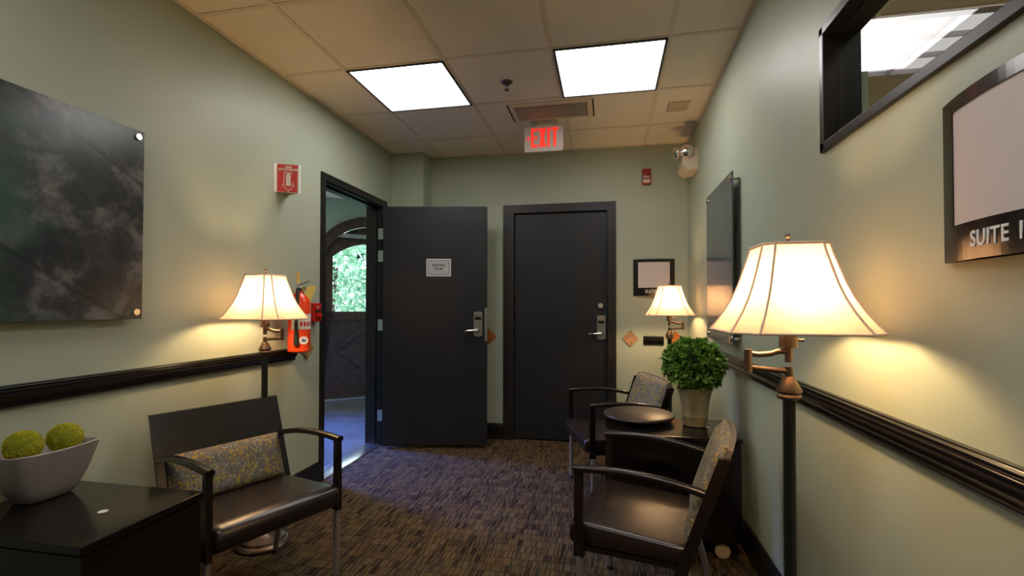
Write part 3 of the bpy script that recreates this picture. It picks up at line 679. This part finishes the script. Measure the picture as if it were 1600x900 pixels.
# ------------------------------------------------------------------ small wall things
def diamond(name, c, u, n, sz, material, label):
    c, u, n = Vector(c), Vector(u), Vector(n); b = MB()
    b.prism([(-sz, 0), (0, -sz), (sz, 0), (0, sz)], (0, 0, 0), u, (0, 0, 1), n * 0.008)
    o = b.obj(name, material, smooth=False); o.location = c
    mod = o.modifiers.new('bevel', 'BEVEL'); mod.width = 0.0015; mod.segments = 2
    return tag(o, label, 'wall tile', 'diamond stone tiles on the walls')
diamond('wall_tile', (0.196, D - 0.0002, 0.921), (1, 0, 0), (0, -1, 0), 0.072, M['tile_slate'], 'tan diamond stone tile between the closed door and the little black bracket')
diamond('wall_tile', (-1.060, D - 0.0002, 0.925), (1, 0, 0), (0, -1, 0), 0.074, M['copper_tile'], 'copper brown diamond tile peeking out past the open door edge')
diamond('wall_tile', (0.565, D - 0.0002, 0.921), (1, 0, 0), (0, -1, 0), 0.072, M['copper_tile'], 'diamond tile behind the farthest floor lamp')
diamond('wall_tile', (L + 0.0002, 2.795, 0.921), (0, 1, 0), (1, 0, 0), 0.072, M['tile_slate'], 'diamond tile on the left wall below the extinguisher')
t = thing('wall_bracket', 'short black moulded wall bracket between two diamond tiles', 'bracket', (0.388, D, 0.908))
b = MB(); b.loft([[Vector((x, -a, z - 0.037)) for a, z in RP] for x in (-0.078, 0.078)]); b.box((-0.085, -0.010, -0.036), (0.085, 0, 0.036), 0.003); b.obj('moulding', M['rail_wood'], t, smooth=False)
t = thing('fire_strobe', 'small dark red fire alarm strobe high on the far wall', 'fire alarm', (0.334, D, 2.309))
b = MB(); b.box((-0.037, -0.032, -0.067), (0.037, 0, 0.067), 0.008); b.obj('strobe_body', M['dark_red'], t)
b = MB(); b.box((-0.030, -0.040, -0.056), (0.030, -0.032, -0.026), 0.004); b.obj('strobe_lens', M['cream'], t)
text('lettering', 'FIRE', 0.024, frame_mtx((0, -0.0328, -0.006), (1, 0, 0), (0, 0, 1)), M['letter_white'], t, sx=1.1)

def suite_sign(name, loc, rz, label):
    """bowed sign holder: local x along wall, local -y into the room"""
    t = thing(name, label, 'sign', loc, rz, 'bowed suite signs'); W, Hh, bow, n = 0.170, 0.156, 0.022, 16
    def yb(x): return -(0.004 + bow * (1 - (x / W) ** 2))
    def strip(mb, x0, x1, z0, z1, off0, off1):
        rings = []
        for k in range(n + 1):
            x = x0 + (x1 - x0) * k / n; yy = yb(x)
            rings.append([(x, yy - off1, z0), (x, yy - off0, z0), (x, yy - off0, z1), (x, yy - off1, z1)])
        mb.loft(rings)
    b = MB(); strip(b, -W, W, -Hh, Hh, 0, 0.003); b.box((-W, -0.006, -Hh), (W, 0, -Hh + 0.006)); b.box((-W, -0.006, Hh - 0.006), (W, 0, Hh))
    for x in (-0.10, 0.10): b.box((x - 0.02, yb(x) + 0.010, -0.12), (x + 0.02, 0, 0.12))
    b.obj('sign_backing', M['black_gloss'], t, smooth=False)
    b = MB(); strip(b, -0.130, 0.130, -0.088, 0.130, 0.003, 0.0038); b.obj('paper_insert', M['paper'], t, smooth=False)
    b = MB(); strip(b, -W, -0.130, -Hh, Hh, 0.003, 0.006); strip(b, 0.130, W, -Hh, Hh, 0.003, 0.006); strip(b, -0.130, 0.130, 0.130, Hh, 0.003, 0.006); strip(b, -0.130, 0.130, -Hh, -0.088, 0.003, 0.006)
    b.obj('sign_frame', M['black_gloss'], t, smooth=False)
    for word, x_at in (('SUITE', -0.072), ('1', 0.031)):
        o = text('lettering', word, 0.040, Matrix.Identity(4), M['letter_white'], t, bold=0.0007, sx=0.82, extrude=0.0006, align='LEFT', spacing=1.10)
        for v in o.data.vertices:
            x = x_at + v.co.x; z = -0.122 + v.co.y; v.co = (x, yb(x) - 0.0065 - v.co.z, z)
    return t
suite_sign('suite_sign', (R, 0.925, 1.438), -PI / 2, 'black bowed suite sign on the right wall below the high window')
suite_sign('suite_sign', (0.391, D, 1.446), 0, 'black bowed suite sign on the far wall behind a lamp shade')

def acrylic_art(name, x, y0, y1, z0, z1, nx, material, label, inset):
    xs = x + nx * 0.042
    t = thing(name, label, 'wall art', (x, y0, z0))
    b = MB(); b.box((nx * 0.034, 0, 0), (nx * 0.042, y1 - y0, z1 - z0), 0.001); p = b.obj('print_panel', material, t, smooth=False)
    for yy in (inset, y1 - y0 - inset):
        for zz in (inset, z1 - z0 - inset):
            b = MB(); b.cyl((0, yy, zz), (nx * 0.034, yy, zz), 0.010, n=20); b.cyl((nx * 0.042, yy, zz), (nx * 0.050, yy, zz), 0.014, 0.013, n=24); b.obj('standoff', M['chrome'], t)
    return t
acrylic_art('wall_art', L, 0.43, 1.636, 1.144, 1.917, 1, M['art_slate'], 'wide dark slate marbled art panel on the left wall', 0.028)
acrylic_art('wall_art', R, 2.60, 3.235, 1.000, 1.895, -1, M['art_portrait'], 'tall blue grey art panel on the right wall', 0.030)

# fire extinguisher sign (projecting V)
t = thing('extinguisher_sign', 'red projecting fire extinguisher sign with white arrow on left wall', 'sign', (L, 2.49, 1.960))
rid = Vector((0.112, 0.055, 0)); n1 = Vector((rid.y, -rid.x, 0)).normalized(); rl = rid.length; hx = 0.084
b = MB()
for a_, c_ in (((0, -0.022, 0), (0, 0, 0)), ((0, 0.110, 0), (0, 0.132, 0))):
    b.box((0.0004, a_[1], -hx), (0.004, c_[1], hx))
b.prism([(0, -hx), (rl, -hx), (rl, hx), (0, hx)], (0.002, 0, 0), rid.normalized(), (0, 0, 1), n1 * -0.003)
rb = Vector((0.112, -0.055, 0)); nb = Vector((rb.y, -rb.x, 0)).normalized()
b.prism([(0, -hx), (rl, -hx), (rl, hx), (0, hx)], (0.002, 0.110, 0), rb.normalized(), (0, 0, 1), nb * 0.003)
b.box((0.104, 0.050, -hx - 0.004), (0.118, 0.062, hx + 0.002))
b.obj('sign_bracket', M['letter_white'], t, smooth=False)
b = MB(); b.prism([(0.006, -hx + .002), (rl - 0.008, -hx + .002), (rl - 0.008, hx - .002), (0.006, hx - .002)], Vector((0.002, 0, 0)) + n1 * 0.0002, rid.normalized(), (0, 0, 1), n1 * 0.0012); b.obj('red_face', M['red_sign'], t, smooth=False)
bo = Vector((0.002, 0, 0)) + n1 * 0.0016; bx = rid.normalized()
b = MB(); ac = rl / 2 + 0.004
def pr(poly): b.prism([(ac + x, z) for x, z in poly], bo, bx, (0, 0, 1), n1 * 0.0008)
pr([(-.013, -.045), (.013, -.045), (.013, .018), (.008, .027), (-.008, .027), (-.013, .018)])
pr([(-.006, .027), (.006, .027), (.006, .034), (-.006, .034)]); pr([(-.022, .030), (-.006, .036), (-.006, .040), (-.026, .034)]); pr([(.006, .034), (.022, .024), (.024, .028), (.006, .040)])
pr([(-.024, .030), (-.020, .030), (-.022, -.015), (-.026, -.015)])
pr([(-.027, -.020), (-.023, -.020), (-.023, -.043), (-.027, -.043)]); pr([(.023, -.020), (.027, -.020), (.027, -.043), (.023, -.043)])
pr([(-.036, -.040), (-.023, -.040), (-.023, -.044), (-.030, -.044), (0, -.073), (.030, -.044), (.023, -.044), (.023, -.040), (.036, -.040), (0, -.079)][:4] + [(0, -.073), (0, -.079)])
pr([(.036, -.040), (.023, -.040), (.023, -.044), (.030, -.044), (0, -.073), (0, -.079)])
b.obj('pictogram', M['letter_white'], t, smooth=False)
text('lettering', 'FIRE', 0.018, frame_mtx(bo + bx * ac + Vector((0, 0, 0.066)) + n1 * 0.0004, bx, (0, 0, 1)), M['letter_white'], t, bold=0.0006, sx=1.1)
text('lettering', 'EXTINGUISHER', 0.018, frame_mtx(bo + bx * ac + Vector((0, 0, 0.051)) + n1 * 0.0004, bx, (0, 0, 1)), M['letter_white'], t, bold=0.0006, sx=0.88)

# pull station
t = thing('pull_station', 'red fire alarm pull station on the left wall beside the doorway', 'fire alarm', (L, 2.850, 1.160))
b = MB(); b.box((0, -0.050, -0.065), (0.045, 0.040, 0.058), 0.005); b.obj('housing', M['red'], t, smooth=False)
b = MB(); b.box((0.045, -0.030, -0.005), (0.049, 0.028, 0.012)); b.obj('slot', M['dark'], t, smooth=False)
b = MB(); b.box((0.045, -0.030, -0.035), (0.060, 0.028, -0.012), 0.004); b.box((0.045, -0.012, -0.018), (0.056, 0.010, -0.004), 0.003); b.obj('pull_handle', M['letter_white'] if False else M['red'], t, smooth=False)
b = MB(); b.cyl((0.045, 0.0, -0.050), (0.051, 0.0, -0.050), 0.006); b.obj('lock', M['chrome'], t)
text('lettering', 'FIRE', 0.016, frame_mtx((0.0455, 0, 0.030), (0, 1, 0), (0, 0, 1)), M['letter_white'], t)

# fire extinguisher
EXp = (-1.815, 2.560, 0)
t = thing('fire_extinguisher', 'red fire extinguisher hanging on the left wall behind the nearest left lamp shade', 'fire extinguisher', EXp)
b = MB(); rr = 0.063
b.lathe([(0.0, 0.925), (rr - 0.01, 0.922), (rr, 0.930), (rr, 1.205), (rr - 0.006, 1.235), (rr - 0.022, 1.262), (0.022, 1.278), (0.018, 1.290), (0, 1.290)]); cylb = b.obj('cylinder', M['orange_red'], t)
def cyl_patch(mb, r, a0, a1, z0, z1, n=16, th=0.0012):
    rings = []
    for k in range(n + 1):
        a = math.radians(a0 + (a1 - a0) * k / n); c, s_ = math.cos(a), math.sin(a)
        rings.append([(r * c, r * s_, z0), ((r + th) * c, (r + th) * s_, z0), ((r + th) * c, (r + th) * s_, z1), (r * c, r * s_, z1)])
    mb.loft(rings)
b = MB(); cyl_patch(b, rr, -95, 35, 1.060, 1.150); b.obj('white_label', M['letter_white'], cylb)
b = MB()
for k in range(4): cyl_patch(b, rr + 0.0012, -50 + k * 18, -50 + k * 18 + 11, 1.078, 1.104, 4, 0.0006)
for k, a in enumerate((-55, -12)): cyl_patch(b, rr + 0.0012, a, a + 9, 1.120, 1.138, 4, 0.0006)
b.obj('label_print', M['red'], cylb)
b = MB(); pts = [(0.024 * math.cos(2 * PI * k / 20), 0.024 * math.sin(2 * PI * k / 20)) for k in range(20)]
aa = math.radians(-32); cd = Vector((math.cos(aa), math.sin(aa), 0)); ct = Vector((-cd.y, cd.x, 0))
b.prism([(x * 1.1, z) for x, z in pts], cd * (rr - 0.004) + Vector((0, 0, 0.995)), ct, (0, 0, 1), cd * 0.0065); b.obj('round_sticker', M['letter_white'], cylb)
b = MB(); b.prism([(-.012, -.008), (.012, -.008), (.012, .008), (.004, .002), (-.004, .010), (-.012, .004)], cd * (rr + 0.0025) + Vector((0, 0, 0.995)), ct, (0, 0, 1), cd * 0.0008); b.obj('sticker_print', mat('blue_print', (0.05, 0.06, 0.25), 0.5), cylb)
b = MB(); b.cyl((0, 0, 1.285), (0, 0, 1.325), 0.016, 0.013); b.cyl((0, 0, 1.305), (0.03, -0.005, 1.305), 0.014); b.obj('valve', M['chrome'], t)
b = MB(); b.sweep([(0, -0.02, 1.322), (0, 0.02, 1.334), (0, 0.085, 1.352)], [(-.008, -.003), (.008, -.003), (.008, .003), (-.008, .003)]); b.sweep([(0, -0.02, 1.312), (0, 0.03, 1.310), (0, 0.075, 1.300)], [(-.008, -.003), (.008, -.003), (.008, .003), (-.008, .003)]); b.obj('squeeze_handle', M['steel'], t)
b = MB(); b.sweep([(0.0, -0.015, 1.335), (0.008, -0.022, 1.365), (0.012, -0.034, 1.398)], [(-.009, -.002), (.009, -.002), (.009, .002), (-.009, .002)], up=(0, 1, 0)); b.obj('pull_tab', M['yellow'], t)
b = MB(); b.tube([(0.0, -0.015, 1.30), (0.03, -0.06, 1.27), (0.035, -0.075, 1.18), (0.030, -0.072, 1.10), (0.03, -0.070, 1.03)], 0.010); b.cyl((0.03, -0.070, 1.04), (0.03, -0.070, 0.97), 0.012, 0.016); b.obj('hose', M['rubber'], t)
b = MB(); b.prism([(-0.030, -0.058), (0.030, -0.058), (0.030, 0.045), (0.018, 0.058), (-0.018, 0.058), (-0.030, 0.045)], (0.050, 0.020, 1.268), Vector((0.45, 1, 0)).normalized(), Vector((0.25, 0.25, 1)).normalized(), (0.001, -0.0005, 0)); b.obj('inspection_tag', M['yellow'], t)
b = MB(); b.box((-0.112, -0.02, 1.18), (-0.106, 0.02, 1.31)); b.box((-0.110, -0.008, 1.285), (-0.01, 0.008, 1.293)); b.obj('wall_hook', M['steel'], t, smooth=False)

# ------------------------------------------------------------------ floor lamps
def floor_lamp(loc, arm_dir, label, arm_swing=0.0):
    t = thing('floor_lamp', label, 'floor lamp', loc, 0, 'bronze swing arm floor lamps')
    b = MB(); b.lathe([(0.125, 0.0), (0.128, 0.010), (0.122, 0.018), (0.105, 0.024), (0.100, 0.034), (0.075, 0.044), (0.045, 0.052), (0.030, 0.066), (0.020, 0.080), (0.018, 0.09)]); b.obj('base', M['bronze'], t)
    b = MB(); b.cyl((0, 0, 0.088), (0, 0, 0.962), 0.0148, n=28); b.cyl((0, 0, 0.755), (0, 0, 0.759), 0.0156, n=28); b.obj('pole', M['pole'], t)
    b = MB(); b.lathe([(0.015, 0.955), (0.027, 0.958), (0.030, 0.965), (0.026, 0.971), (0.030, 0.977), (0.029, 0.984), (0.021, 0.998), (0.015, 1.012), (0.010, 1.016)]); b.cyl((0, 0, 1.012), (0, 0, 1.040), 0.010, n=20); b.obj('collar', M['bronze'], t)
    s = arm_dir; e = 0.098 * s
    b = MB(); b.tube([(0, 0, 1.028), (e * 0.4, 0, 1.031), (e, 0, 1.037)], 0.0075); b.cyl((e, 0, 1.025), (e, 0, 1.084), 0.0105, n=20)
    b.tube([(e, 0, 1.074), (e * 0.75, 0, 1.070), (e * 0.45, 0, 1.073), (e * 0.25, 0, 1.080), (0, 0, 1.080)], 0.0075); b.obj('swing_arm', M['bronze'], t)
    b = MB(); b.cyl((0, 0, 1.052), (0, 0, 1.098), 0.0095, n=20); b.cyl((0, 0, 1.090), (0, 0, 1.150), 0.022, n=28); b.cyl((0, 0, 1.150), (0, 0, 1.172), 0.014, n=24); b.cyl((0.0, 0, 1.11), (0.034, -0.010, 1.11), 0.004, n=10); b.obj('socket', M['bronze'], t)
    b = MB(); b.lathe([(0.012, 1.170), (0.016, 1.185), (0.029, 1.215), (0.030, 1.232), (0.022, 1.252), (0.0, 1.262)]); b.obj('bulb', M['bulb'], t)
    b = MB()
    for q in (-1, 1): b.tube([(0.016 * q, 0, 1.165), (0.045 * q, 0, 1.20), (0.050 * q, 0, 1.27), (0.03 * q, 0, 1.33), (0, 0, 1.352)], 0.0016, 8)
    b.tube([(-0.073, 0, 1.352), (0, 0, 1.352), (0.073, 0, 1.352)], 0.0016, 8); b.cyl((0, 0, 1.350), (0, 0, 1.376), 0.004, n=12); b.sphere((0, 0, 1.379), 0.007, 2); b.obj('harp_and_finial', M['bronze'], t)
    # bell shade with four wide and four cut corner panels
    prof = [(0.168, 1.132), (0.1535, 1.152), (0.136, 1.180), (0.118, 1.215), (0.103, 1.255), (0.090, 1.300), (0.080, 1.335), (0.076, 1.353)]
    def ring(h, z):
        c = h * 0.30; a = h - c
        return [(a, -h, z), (h, -a, z), (h, a, z), (a, h, z), (-a, h, z), (-h, a, z), (-h, -a, z), (-a, -h, z)]
    b = MB(); b.loft([ring(h, z) for h, z in prof], caps=False); sh = b.obj('lamp_shade', M['shade'], t, smooth=True, ang=20)
    b = MB()
    for k in range(8): b.tube([ring(h + 0.0005, z)[k] for h, z in prof], 0.0030, 6)
    for (h, z, rad) in ((prof[0][0], prof[0][1], 0.0030), (prof[-1][0], prof[-1][1], 0.0042)):
        rg = ring(h, z)
        for k in range(8): b.tube([rg[k], rg[(k + 1) % 8]], rad, 6)
    b.obj('shade_piping', M['piping'], t)
    return t
floor_lamp((0.462, 1.350, 0), -1, 'nearest floor lamp, tall beside the right wall in the foreground')
floor_lamp((-1.708, 2.135, 0), 1, 'floor lamp behind the left chair against the left wall')
floor_lamp((0.462, 3.75, 0), 1, 'farthest floor lamp, in the right corner behind the potted plant')

# ------------------------------------------------------------------ chairs
def chair(loc, rz, w, kind, label):
    """local: x lateral, +y to the back, origin on the floor midway between the front posts"""
    t = thing('armchair', label, 'chair', loc, rz, 'dark waiting room armchairs'); h = w / 2
    # seat pad: profile in (y, z)
    sp = [(-0.030, 0.330), (-0.042, 0.340), (-0.045, 0.372), (-0.041, 0.400), (-0.030, 0.411), (0.03, 0.412), (0.18, 0.402), (0.33, 0.392), (0.375, 0.392), (0.385, 0.380), (0.385, 0.335), (0.37, 0.328)]
    b = MB(); xs = [-h + 0.012, -h + 0.016, -h + 0.024, -h + 0.04, 0, h - 0.04, h - 0.024, h - 0.016, h - 0.012]; ins = [0.010, 0.004, 0.001, 0, 0, 0, 0.001, 0.004, 0.010]
    cy, cz = 0.17, 0.37
    rings = []
    for x, i_ in zip(xs, ins):
        rings.append([(x, y + (i_ if y < cy else -i_), z + (i_ if z < cz else -i_)) for y, z in sp])
    b.loft(rings); b.obj('seat', M['leather'], t, ang=50)
    b = MB(); b.box((-h + 0.01, 0.0, 0.315), (h - 0.01, 0.36, 0.330)); b.obj('seat_frame', M['espresso'], t, smooth=False)
    by = lambda z: 0.352 + (z - 0.33) * 0.345 + 0.02 * ((z - 0.33) / 0.41) ** 2 * 0
    for s in (-1, 1):
        x = s * h
        b = MB(); b.loft([[(x + a, y + dy, z) for a, dy in ((-.011, 0), (.011, 0), (.011, 1), (-.011, 1)) for y in [0]] for z in ()] or [[(x - .011, -0.018, .300), (x + .011, -0.018, .300), (x + .011, 0.020, .300), (x - .011, 0.020, .300)], [(x - .011, -0.017, .45), (x + .011, -0.017, .45), (x + .011, 0.014, .45), (x - .011, 0.014, .45)], [(x - .011, -0.015, .606), (x + .011, -0.015, .606), (x + .011, 0.013, .606), (x - .011, 0.013, .606)]])
        b.obj('arm_post', M['espresso'], t, smooth=False)
        pts = []
        for k in range(13):
            u = k / 12; y = -0.018 + u * 0.460; z = 0.612 + 0.010 * math.sin(u * PI * 0.9) - 0.040 * u ** 2.6; pts.append((x - s * 0.012 * u * u, y, z))
        pf = [(-.017, -.006), (-.013, -.011), (.013, -.011), (.017, -.006), (.017, .004), (.011, .0105), (0, .012), (-.011, .0105), (-.017, .004)]
        b = MB(); b.sweep(pts, pf); b.obj('armrest', M['espresso'], t, ang=50)
        b = MB(); b.cyl((x, 0.002, 0.012), (x, 0.002, 0.302), 0.0125, n=20); lg = b.obj('leg', M['tube'], t)
        b = MB(); b.cyl((x, 0.002, 0), (x, 0.002, 0.014), 0.0150, n=16); b.obj('glide', M['rubber'], lg)
        xr = s * (h - 0.03)
        b = MB(); b.tube([(xr, 0.352, 0.345), (xr, 0.375, 0.25), (xr, 0.415, 0.10), (xr, 0.438, 0.012)], 0.0125, 16); lg = b.obj('leg', M['tube'], t)
        b = MB(); b.cyl((xr, 0.441, 0), (xr, 0.441, 0.014), 0.0150, n=16); b.obj('glide', M['rubber'], lg)
        ztop = 0.735 if kind == 'board' else 0.705; pin = 0.05 if kind == 'board' else 0.002; po = 0.037 if kind == 'board' else 0.0
        b = MB(); zs = [0.30, 0.50, ztop]
        b.loft([[(x - s * pin - .009, by(z) - .018 + po, z), (x - s * pin + .009, by(z) - .018 + po, z), (x - s * pin + .009, by(z) + .022 + po, z), (x - s * pin - .009, by(z) + .022 + po, z)] for z in zs])
        b.obj('back_post', M['espresso'], t, smooth=False)
    if kind == 'board':
        b = MB(); z0, z1 = 0.33, 0.748; hb = h + 0.004
        b.loft([[(-hb, by(z) + a, z), (hb, by(z) + a, z), (hb, by(z) + a + .018, z), (-hb, by(z) + a + .018, z)] for a in (0.0,) for z in (z0, 0.5, z1)]); b.obj('back_board', M['espresso'], t, smooth=False)
        cz0, cz1, th, hb = 0.392, 0.582, 0.040, h - 0.030
    else:
        z1 = 0.742; hb = h - 0.014
        b = MB(); rings = []
        for k in range(13):
            x = -hb + 2 * hb * k / 12; dz = 0.010 * (x / hb) ** 8; bw = 0.016 * (1 - (x / hb) ** 2)
            rings.append([(x, by(z) + bw + a, z - (dz if z > 0.7 else 0)) for a, z in ((0.0, 0.36), (0.0, 0.55), (-0.004, z1), (0.014, z1 - 0.003), (0.018, 0.55), (0.018, 0.36))])
        b.loft(rings); b.obj('back_shell', mat('grey_shell', (0.16, 0.13, 0.11), rough=0.4), t, ang=45)
        cz0, cz1, th, hb = 0.385, 0.735, 0.046, h - 0.026
    b = MB(); rings = []; nx = 16; nz = 10
    for k in range(nx + 1):
        x = -hb + 2 * hb * k / nx; ex = 1 - abs(x / hb) ** 6; bw = 0.0 if kind == 'board' else 0.014 * (1 - (x / hb) ** 2)
        fr = []; bk = []
        for j in range(nz + 1):
            v = j / nz; ez = 1 - abs(2 * v - 1) ** 5; z = cz0 + (cz1 - cz0) * v
            fr.append((x, by(z) + bw - 0.001 - th * (0.25 + 0.75 * ex ** 0.5 * ez ** 0.5), z)); bk.append((x, by(z) + bw - 0.001, z))
        rings.append(fr + bk[::-1])
    b.loft(rings); b.obj('back_cushion', M['fabric'], t, ang=60)
    return t
def back_to(deg): return math.radians(deg - 90)
chair((-0.046, 1.990, 0), back_to(-12.4), 0.508, 'shell', 'nearest right hand armchair with full patterned back cushion beside the foreground lamp')
chair((-0.168, 3.110, 0), back_to(17.5), 0.545, 'shell', 'far armchair between the closed door and the round table top')
chair((-1.275, 1.685, 0), back_to(157.2), 0.527, 'board', 'left hand armchair with plain dark back board and low patterned cushion')

# ------------------------------------------------------------------ cabinets
def cabinet(x0, x1, y0, y1, h, label, casters):
    t = thing('side_cabinet', label, 'cabinet', ((x0 + x1) / 2, (y0 + y1) / 2, 0), 0, 'black waiting room side cabinets'); hx_, hy_ = (x1 - x0) / 2, (y1 - y0) / 2; zb = 0.085 if casters else 0.0
    b = MB(); b.box((-hx_, -hy_, h - 0.022), (hx_, hy_, h), 0.002); b.obj('top', M['cab'], t, smooth=False)
    b = MB(); b.box((-hx_ + 0.006, -hy_ + 0.006, zb), (hx_ - 0.006, hy_ - 0.006, h - 0.030)); b.box((-hx_ + 0.012, -hy_ + 0.012, h - 0.030), (hx_ - 0.012, hy_ - 0.012, h - 0.022)); b.obj('body', M['cab'], t, smooth=False)
    if casters:
        for sx in (-1, 1):
            for s_y in (-1, 1):
                p = Vector((sx * (hx_ - 0.085), s_y * (hy_ - 0.045), 0))
                b = MB(); b.cyl(p + Vector((0, -0.014, 0.034)), p + Vector((0, 0.014, 0.034)), 0.034, n=32); cs = b.obj('caster', M['wheel'], t)
                b = MB(); b.cyl(p + Vector((0, 0.003, 0.034)), p + Vector((0, 0.022, 0.034)), 0.037, n=28); b.cyl(p + Vector((0, 0.016, 0.05)), p + Vector((0, 0.016, 0.088)), 0.008, n=12); b.obj('caster_hood', M['rubber'], cs)
    b = MB(); gx, gy = (hx_ - 0.17, -hy_ + 0.19) if not casters else (hx_ - 0.115, 0.02)
    b.lathe([(0.013, 0), (0.013, 0.0006), (0.008, 0.0008), (0.008, 0.0003), (0.0, 0.0003)], (gx, gy, h), n=24); b.obj('cord_grommet', M['white'], t)
    return t
cabinet(-1.895, -1.335, 1.000, 1.385, 0.572, 'black cabinet in the left foreground carrying the bowl', False)
cabinet(-0.012, 0.622, 2.395, 2.780, 0.575, 'black wheeled cabinet on the right carrying the round top and plant', True)
t = thing('round_tray_table', 'round espresso tray top sitting on the right hand cabinet', 'table top', (0.168, 2.700, 0.5762))
b = MB(); b.lathe([(0.0, 0.022), (0.170, 0.022), (0.186, 0.024), (0.190, 0.030), (0.186, 0.037), (0.178, 0.040), (0, 0.040)], n=64); b.obj('disc', mat('espresso_top', (0.045, 0.028, 0.020), rough=0.36, var=0.08), t)
b = MB(); b.cyl((0, -0.02, 0), (0, -0.02, 0.023), 0.075, 0.06, n=32); b.obj('pedestal', M['cab'], t)

# ------------------------------------------------------------------ potted plant
t = thing('potted_topiary', 'round green boxwood ball in an aged clay pot', 'plant', (0.450, 2.640, 0.5762))
b = MB(); b.lathe([(0.0, 0.0), (0.055, 0.0), (0.060, 0.004), (0.063, 0.040), (0.0655, 0.046), (0.067, 0.052), (0.0655, 0.058), (0.064, 0.062), (0.068, 0.10), (0.076, 0.15), (0.085, 0.180), (0.091, 0.192), (0.089, 0.197), (0.082, 0.196), (0.080, 0.180), (0.0, 0.178)], n=48); b.obj('pot', M['pot'], t)
b = MB(); b.lathe([(0.0, 0.186), (0.05, 0.184), (0.079, 0.181)], n=32); b.obj('soil', M['soil'], t)
b = MB(); b.tube([(0, 0, 0.17), (0.004, 0, 0.24), (0, 0.003, 0.30)], 0.009); b.obj('stem', M['bark'], t)
rnd = random.Random(11); bc = Vector((-0.004, 0, 0.315)); RX, RZ = 0.150, 0.130
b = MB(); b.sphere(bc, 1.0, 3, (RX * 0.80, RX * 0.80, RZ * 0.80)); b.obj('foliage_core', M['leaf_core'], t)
b = MB()
def leaf(bm, p, dirv, s, wd=0.5, roll=0.0, fold=0.25):
    q = dirv.to_track_quat('X', 'Z').to_matrix() @ Matrix.Rotation(roll, 3, 'X')
    c = [(0, 0, 0), (0.45, wd * 0.55, fold * .4), (0.8, wd * 0.4, fold * .3), (1.0, 0, 0.05), (0.8, -wd * 0.4, fold * .3), (0.45, -wd * 0.55, fold * .4)]
    vs_ = [bm.verts.new(p + q @ (Vector(v) * s)) for v in c]
    mid = bm.verts.new(p + q @ (Vector((0.55, 0, -0.02)) * s))
    for k in range(6): bm.faces.new((vs_[k], vs_[(k + 1) % 6], mid))
for k in range(430):
    dv = Vector((rnd.gauss(0, 1), rnd.gauss(0, 1), rnd.gauss(0, 1))).normalized()
    rr_ = 0.84 + 0.20 * rnd.random()
    tip = bc + Vector((dv.x * RX, dv.y * RX, dv.z * RZ)) * rr_
    n_ = 5
    for j in range(n_):
        a = 2 * PI * j / n_ + rnd.random(); side = dv.orthogonal().normalized(); side.rotate(Matrix.Rotation(a, 3, dv))
        d_ = (dv * rnd.uniform(0.25, 1.0) + side * rnd.uniform(0.5, 1.0) + Vector((0, 0, 0.15))).normalized()
        leaf(b.bm, tip - dv * rnd.uniform(0, 0.012), d_, rnd.uniform(0.024, 0.040), 0.60, rnd.uniform(-0.6, 0.6))
o = b.obj('foliage', M['leaf'], t, smooth=False)

# ------------------------------------------------------------------ bowl with moss balls
BZ = 0.572
t = thing('planter_bowl', 'taupe square flared ceramic bowl on the left foreground cabinet', 'bowl', (-1.806, 1.240, BZ + 0.0012))
def sq(hx2, hy2, z, e=4.0, n=48, ox=0.0, oy=0.0, sag=0.0):
    out = []
    for k in range(n):
        a = 2 * PI * k / n; c, s_ = math.cos(a), math.sin(a); x = math.copysign(abs(c) ** (2 / e), c); y = math.copysign(abs(s_) ** (2 / e), s_)
        out.append((ox + hx2 * x, oy + hy2 * y, z + sag * (abs(x * y) ** 2)))
    return out
b = MB(); rings = [sq(0.038, 0.058, 0.0), sq(0.046, 0.068, 0.004), sq(0.058, 0.086, 0.030), sq(0.068, 0.102, 0.070, 5), sq(0.076, 0.114, 0.115, 6), sq(0.083, 0.123, 0.152, 7, sag=0.006), sq(0.084, 0.1245, 0.158, 7, sag=0.008), sq(0.081, 0.121, 0.161, 7, sag=0.008), sq(0.076, 0.114, 0.156, 6, sag=0.008), sq(0.068, 0.104, 0.115, 5), sq(0.060, 0.092, 0.100, 4)]
b.loft(rings); b.obj('bowl_body', M['bowl'], t, ang=50)
def moss(loc, r, label, seed):
    rnd = random.Random(seed); t = thing('moss_ball', label, 'moss ball', loc, 0, 'moss balls in the bowl')
    b = MB(); b.sphere((0, 0, 0), r * 0.93, 4)
    for v in b.bm.verts: v.co *= 1 + rnd.uniform(-0.02, 0.02)
    b.obj('moss_body', M['moss_core'], t)
    b = MB()
    for k in range(5200):
        d = Vector((rnd.gauss(0, 1), rnd.gauss(0, 1), rnd.gauss(0, 1))).normalized(); tg = (d + Vector((rnd.gauss(0, .6), rnd.gauss(0, .6), rnd.gauss(0, .6)))).normalized()
        s_ = tg.orthogonal().normalized() * 0.0009; p = d * r * 0.91; q_ = p + tg * rnd.uniform(0.004, 0.0085)
        if q_.length > r * 1.03: q_ *= r * 1.03 / q_.length
        b.bm.faces.new([b.bm.verts.new(p - s_), b.bm.verts.new(p + s_), b.bm.verts.new(q_)])
    b.obj('moss_strands', M['moss'], t, smooth=False)
moss((-1.812, 1.186, BZ + 0.100 + 0.051 + 0.030), 0.049, 'yellow green moss ball, left one of the pair in the bowl', 1)
moss((-1.793, 1.290, BZ + 0.100 + 0.051 + 0.030), 0.049, 'yellow green moss ball, right one of the pair in the bowl', 2)
